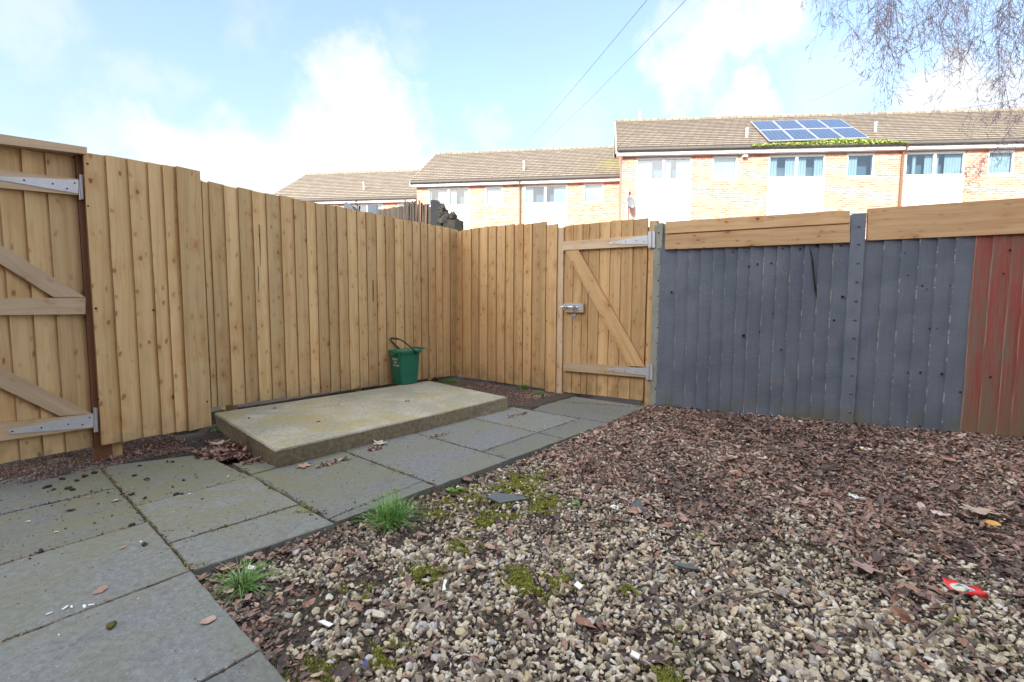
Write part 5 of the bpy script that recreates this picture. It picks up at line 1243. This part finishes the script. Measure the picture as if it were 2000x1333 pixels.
shard(635, 1212, [(-.022, -.006), (.02, -.010), (.026, .004), (-.01, .006)], .003, 'litterwhite', 'torn white scrap in the gravel near the paving edge', 'litter', 'paper_scrap', (.1, .2, -.2))
shard(868, 1142, [(-.006, -.03), (.006, -.02), (.002, .0), (.008, .028), (-.003, .03), (-.006, 0)], .003, 'litterwhite', 'crinkled white strip standing out in the mid gravel', 'litter', 'paper_scrap', (.1, .3, .1))
shard(490, 1106, [(-.02, -.006), (.015, -.012), (.02, .004), (-.01, .01)], .003, 'litterwhite', 'white scrap showing behind the smaller grass tuft', 'litter', 'paper_scrap', (.2, .1, .1))
shard(700, 1065, [(-.05, -.004), (.04, -.008), (.05, .004), (-.05, .006)], .006, 'old', 'thin tan wood splinter in the gravel below the larger grass tuft', 'wood', 'wood_splinter', (.05, .2, -.6), -.03)
# strips of pale sticks
def stick(pts, r_, label, m='twig', name='stick', grp=None):
    mb = MB(); mb.tube([gr(x, y, -.03)+Vector((0, 0, .012+z)) for x, y, z in pts], r_, 6, bid=random.uniform(.3, 1)); o = mb.build(name, M[m]); return tag(o, label, 'stick', grp)
stick([(1345, 1195, .0), (1390, 1175, .006), (1430, 1162, .01), (1470, 1160, .002)], .0035, 'dark forked stick lying on the gravel, left of the shorter straight stick')
stick([(1432, 1182, 0), (1465, 1175, .008), (1500, 1164, .006)], .0035, 'shorter straight dark stick on the gravel at lower right of centre')
stick([(1800, 1265, 0), (1835, 1240, .01), (1862, 1210, .015), (1862, 1185, .01), (1890, 1170, .02)], .0035, 'bent mauve stick at the bottom right below the red wrapper')
stick([(560, 1085, .0), (640, 1062, .01), (700, 1040, .02)], .002, 'long thin twig on the gravel between the two grass tufts')
stick([(825, 1075, .0), (880, 1035, .01), (905, 1000, .01)], .002, 'thin twig crossing the gravel right of the larger grass tuft')
stick([(868, 1040, .0), (905, 1070, .01), (925, 1085, .01)], .0022, 'dark thin twig pointing down right of the larger grass tuft')
stick([(1085, 870, 0), (1030, 905, .01), (985, 940, .02)], .0018, 'thin pale stem leaning over the gravel by the path edge')
# wrappers
def wrapper(px, py, L_, W_, m, label, rot, tilt=(0, 0), z0=-.005):
    mb = MB(); n = 9; vs = []; 
    for i in range(n):
        for j in range(4):
            x = (i/(n-1)-.5)*L_; y = (j/3-.5)*W_*(1-.35*i/n); vs.append((x, y, .004*math.sin(i*1.7+j)+.006*math.cos(j*2.1+i*.6)))
    mb.add(vs, [(i*4+j, i*4+j+1, (i+1)*4+j+1, (i+1)*4+j) for i in range(n-1) for j in range(3)], [[((i+a)/n, (j+b_)/3) for a, b_ in ((0, 0), (0, 1), (1, 1), (1, 0))] for i in range(n-1) for j in range(3)])
    o = mb.build('food_wrapper', m, smooth=True); c = gr(px, py, z0); o.location = (c.x, c.y, float(gz(np.array([[c.x, c.y]]))[0])+.035); o.rotation_euler = (*tilt, rot)
    so_ = o.modifiers.new('s', 'SOLIDIFY'); so_.thickness = .0006; return tag(o, label, 'litter')
def wrap_fn(c1, c2, c3, k=.55):
    def fn(T, b):
        uv = T.n('ShaderNodeUVMap').outputs[0]; n = T.noise(uv, 4, 3); s = T.sep(uv)
        m_ = T.m('MULTIPLY', T.sm(T.vm('DISTANCE', uv, (.38, .5, 0)), .30, .24), T.sm(n, .3, .35))
        c = T.mix(m_, c1, T.mix(T.sm(n, k-.03, k+.03), c2, c3)); T.set(b.inputs['Base Color'], c); b.inputs['Roughness'].default_value = .3
    return fn
wrapper(1885, 1146, .115, .052, mat('red_foil', wrap_fn((.62, .03, .03), (.55, .60, .45), (.10, .16, .30))), 'crumpled bright red foil wrapper with a small pale printed patch, lying on the leaf litter', -.25, (.35, .1))
wrapper(1691, 880, .085, .03, mat('yellow_purple_foil', wrap_fn((.75, .72, .62), (.70, .55, .05), (.16, .06, .32), .5)), 'small yellow, white and purple sweet wrapper in the leaf litter before the painted fence', .2, (.5, .1))
wrapper(1384, 799, .14, .03, mat('pink_white_foil', wrap_fn((.72, .70, .70), (.60, .12, .16), (.55, .1, .15))), 'pink and white plastic wrapper lying at the foot of the grey fence', -.15, (.5, .15))
wrapper(1674, 968, .07, .028, mat('speckled_scrap', wrap_fn((.50, .50, .48), (.7, .7, .68), (.25, .25, .24))), 'pale speckled grey scrap in the leaf litter', -.5, (.3, .1))
wrapper(1838, 1000, .08, .03, mat('pale_scrap', wrap_fn((.55, .45, .40), (.6, .55, .5), (.35, .28, .25))), 'pale pinkish crumpled scrap in the leaf litter at the right', -.1, (.3, .1))
M['blue'] = mat('blue_plastic', speck((.03, .12, .6), .1, 30, .4, 0, 0))
mb = MB(); c = gr(713, 1308, -.03); mb.tube([(.004*cos(w*pi/5)*1.2, .010*sin(w*pi/5), .002*math.sin(w)) for w in range(11)], .0012, 6); o = mb.build('plastic_clip', M['blue']); o.location = (c.x, c.y, c.z+.02); tag(o, 'tiny blue plastic loop in the gravel at the bottom of the photo', 'litter')
mb = MB(); mb.box((0, 0, .002), (.022, .008, .003)); o = mb.build('plastic_scrap', M['blue'], bevel=.001); c = gr(606, 905, 0); o.location = (c.x, c.y, .0); tag(o, 'tiny blue plastic scrap beside the large leaf at the slab foot', 'litter')
# white chips and paint marks on the slabs
ch_ = [(127, 1190, .012), (140, 1188, .009), (165, 1187, .013), (178, 1184, .010), (96, 1201, .009), (55, 1020, .010), (110, 1041, .008), (275, 1060, .009), (115, 1243, .005), (270, 1172, .004), (370, 966, .008), (445, 932, .009), (339, 1002, .004), (1185, 778, .0)]
mb = MB()
for (x, y, s) in ch_:
    if not s: continue
    p = gr(x, y, 0); w = random.random()*3; mb.box((p.x, p.y, .004), (s*1.6, s*.5, .0025), Matrix.Rotation(w, 3, 'Z'))
o = mb.build('pale_chips', M['litterwhite']); tag(o, kind='stuff')

# ------------------------------------------------------------------ birch with hanging twigs
bt_ = thing('birch_tree', 'bare weeping birch whose thin twigs hang into the top right corner', 'tree', loc=(8.9, 5.6, 0))
mb = MB(); mb.tube([(8.9, 5.6, -.1), (8.95, 5.6, 1.5), (8.8, 5.65, 3.2), (8.7, 5.6, 5), (8.9, 5.7, 7), (8.8, 5.7, 9)], [.17, .15, .13, .10, .06, .02], 12); B_(mb, 'trunk', M['bark'], bt_, smooth=True)
limbs = []
mb = MB()
for (z0, xe, ye, ze) in [(4.2, 5.0, 5.2, 5.6), (4.8, 4.2, 5.4, 5.6), (5.4, 3.2, 5.0, 5.3), (5.6, 5.4, 6.3, 6.4), (6.0, 4.4, 4.4, 5.6), (5.0, 6.0, 4.6, 5.2)]:
    pts = []
    for i in range(9):
        f = i/8; pts.append(Vector((8.8+(xe-8.8)*f, 5.6+(ye-5.6)*f, z0+(ze-z0)*f+1.1*math.sin(pi*f)+random.uniform(-.04, .04))))
    limbs.append(pts); mb.tube(pts, [.06*(1-f/9)+.008 for f in range(9)], 8)
B_(mb, 'limbs', M['bark'], bt_, smooth=True)
V, Fc = [], []
def tw(pts, r0, r1):
    k0 = len(V); m = len(pts)
    for i, p in enumerate(pts):
        t = (pts[min(i+1, m-1)]-pts[max(i-1, 0)]).normalized(); a_ = t.cross(Vector((.3, 1, .1))).normalized(); b_ = t.cross(a_); r_ = r0+(r1-r0)*i/(m-1)
        for k in range(3): w = 2*pi*k/3; q_ = p+(a_*cos(w)+b_*sin(w))*r_; V.append((q_.x, q_.y, q_.z))
    for i in range(m-1):
        for k in range(3): Fc.append((k0+i*3+k, k0+i*3+(k+1) % 3, k0+(i+1)*3+(k+1) % 3, k0+(i+1)*3+k))
def strand(p0, p1, r0, nside, sl, lean=0):
    m = 9; pts = []; ph = random.random()*6
    sw = Vector((random.uniform(-.10, .10), random.uniform(-.1, .1), 0))
    for i in range(m):
        f = i/(m-1); q_ = p0.lerp(p1, f)+sw*math.sin(pi*f)+Vector((.015*math.sin(ph+7*f), .015*math.cos(ph+6*f), 0)); pts.append(q_)
    tw(pts, r0, r0*.45)
    for _ in range(nside):
        f = random.uniform(.12, .98); i = min(m-2, int(f*(m-1))); q_ = pts[i].lerp(pts[i+1], f*(m-1)-i)
        w = random.random()*2*pi; l = sl*random.uniform(.25, 1); d = Vector((cos(w)*.55, sin(w)*.45, random.uniform(-1.0, -.1))).normalized()
        e = q_+d*l*.5+Vector((0, 0, .0)); e2 = e+(d+Vector((0, 0, -.4))).normalized()*l*.5
        tw([q_, e, e2], r0*.55, r0*.4)
        for k in range(random.randint(1, 3)):
            s_ = q_.lerp(e2, random.uniform(.4, 1)); d2 = (d+Vector((random.uniform(-.7, .7), random.uniform(-.5, .5), random.uniform(-.3, .3)))).normalized()
            tw([s_, s_+d2*.018, s_+d2*.045], r0*.7, r0*.9)
def at_(px, py, y): return atdepth(px, py, y)
def zone(n, xa, xb, ya, yb, ns=14, sl=.22, r=.0023):
    for _ in range(n):
        x = random.uniform(xa, xb); Y = random.uniform(4.4, 6.0); ye = ya+(yb-ya)*random.random()**1.4
        drift = random.uniform(-28, 28)
        strand(at_(x+random.uniform(0, 20), random.uniform(-110, -20), Y), at_(x+drift, ye, Y+random.uniform(-.3, .3)), r, ns, sl)
zone(5, 1552, 1645, 12, 50, 7, .12, .002); strand(at_(1588, -40, 5), at_(1582, 104, 5), .0024, 7, .16); strand(at_(1600, -40, 5.1), at_(1605, 45, 5), .002, 5, .1)
zone(8, 1655, 1700, 40, 150, 16, .25); zone(16, 1690, 1775, 90, 215, 22, .28); zone(13, 1775, 1860, 60, 190, 18, .28); zone(11, 1850, 1930, 60, 160, 15, .26)
zone(14, 1925, 1975, 110, 235, 18, .22); zone(9, 1965, 2040, 120, 290, 18, .25); zone(6, 1700, 1960, 150, 270, 12, .3, .0018); zone(30, 2040, 2400, 60, 330, 12, .25)
for pts, r_ in [([(1870, -30), (1840, 5), (1810, 38), (1780, 55), (1745, 75)], .0045), ([(1990, -20), (1965, 20), (1950, 40), (1905, 75)], .0045), ([(2040, 150), (1985, 195), (1930, 205), (1860, 215)], .003), ([(2040, 200), (1985, 235), (1960, 270), (1940, 300), (1900, 330), (1850, 360)], .0034),
                ([(2030, 255), (1970, 280), (1920, 300), (1870, 345), (1830, 380)], .003), ([(1985, 130), (1940, 150), (1925, 158)], .0026), ([(1760, -20), (1735, 15), (1690, 45), (1655, 60)], .003), ([(2010, 20), (1985, 80), (1960, 150), (1975, 230)], .004)]:
    Y = random.uniform(4.6, 5.4); q_ = [at_(x, y, Y+.03*i) for i, (x, y) in enumerate(pts)]; tw(q_, r_, r_*.5)
    for i in range(len(q_)-1):
        for _ in range(4):
            s_ = q_[i].lerp(q_[i+1], random.random()); strand(s_, s_+Vector((random.uniform(-.22, .05), random.uniform(-.1, .1), random.uniform(-.30, -.1))), r_*.5, 5, .09)
o = fastmesh('hanging_twigs', np.array(V), np.array(Fc), M['bud']); par(o, bt_); o['kind'] = 'stuff'
# small bare tree top beyond the ridge
V, Fc = [], []; c0 = atdepth(1418, 250, 31)
ft = thing('bare_tree', 'tiny bare tree top just showing above the ridge left of the solar panels', 'tree', loc=(c0.x, c0.y, 0))
mb = MB(); mb.tube([(c0.x, c0.y, 0), (c0.x, c0.y, c0.z-.5), (c0.x+.1, c0.y, c0.z+.6)], [.2, .08, .02], 8); B_(mb, 'trunk', M['bark'], ft)
for _ in range(46):
    s_ = Vector((c0.x+random.uniform(-.5, .5), c0.y, c0.z-random.uniform(-.2, .9))); e = s_+Vector((random.uniform(-.8, .8), random.uniform(-.5, .5), random.uniform(.3, 1.2)))
    if e.z > c0.z+1.45: e.z = c0.z+1.45*random.random()
    tw([s_, s_.lerp(e, .5)+Vector((random.uniform(-.1, .1), 0, .05)), e], .014, .008)
o = fastmesh('crown', np.array(V), np.array(Fc), M['bud']); par(o, ft)
bpy.context.view_layer.update()
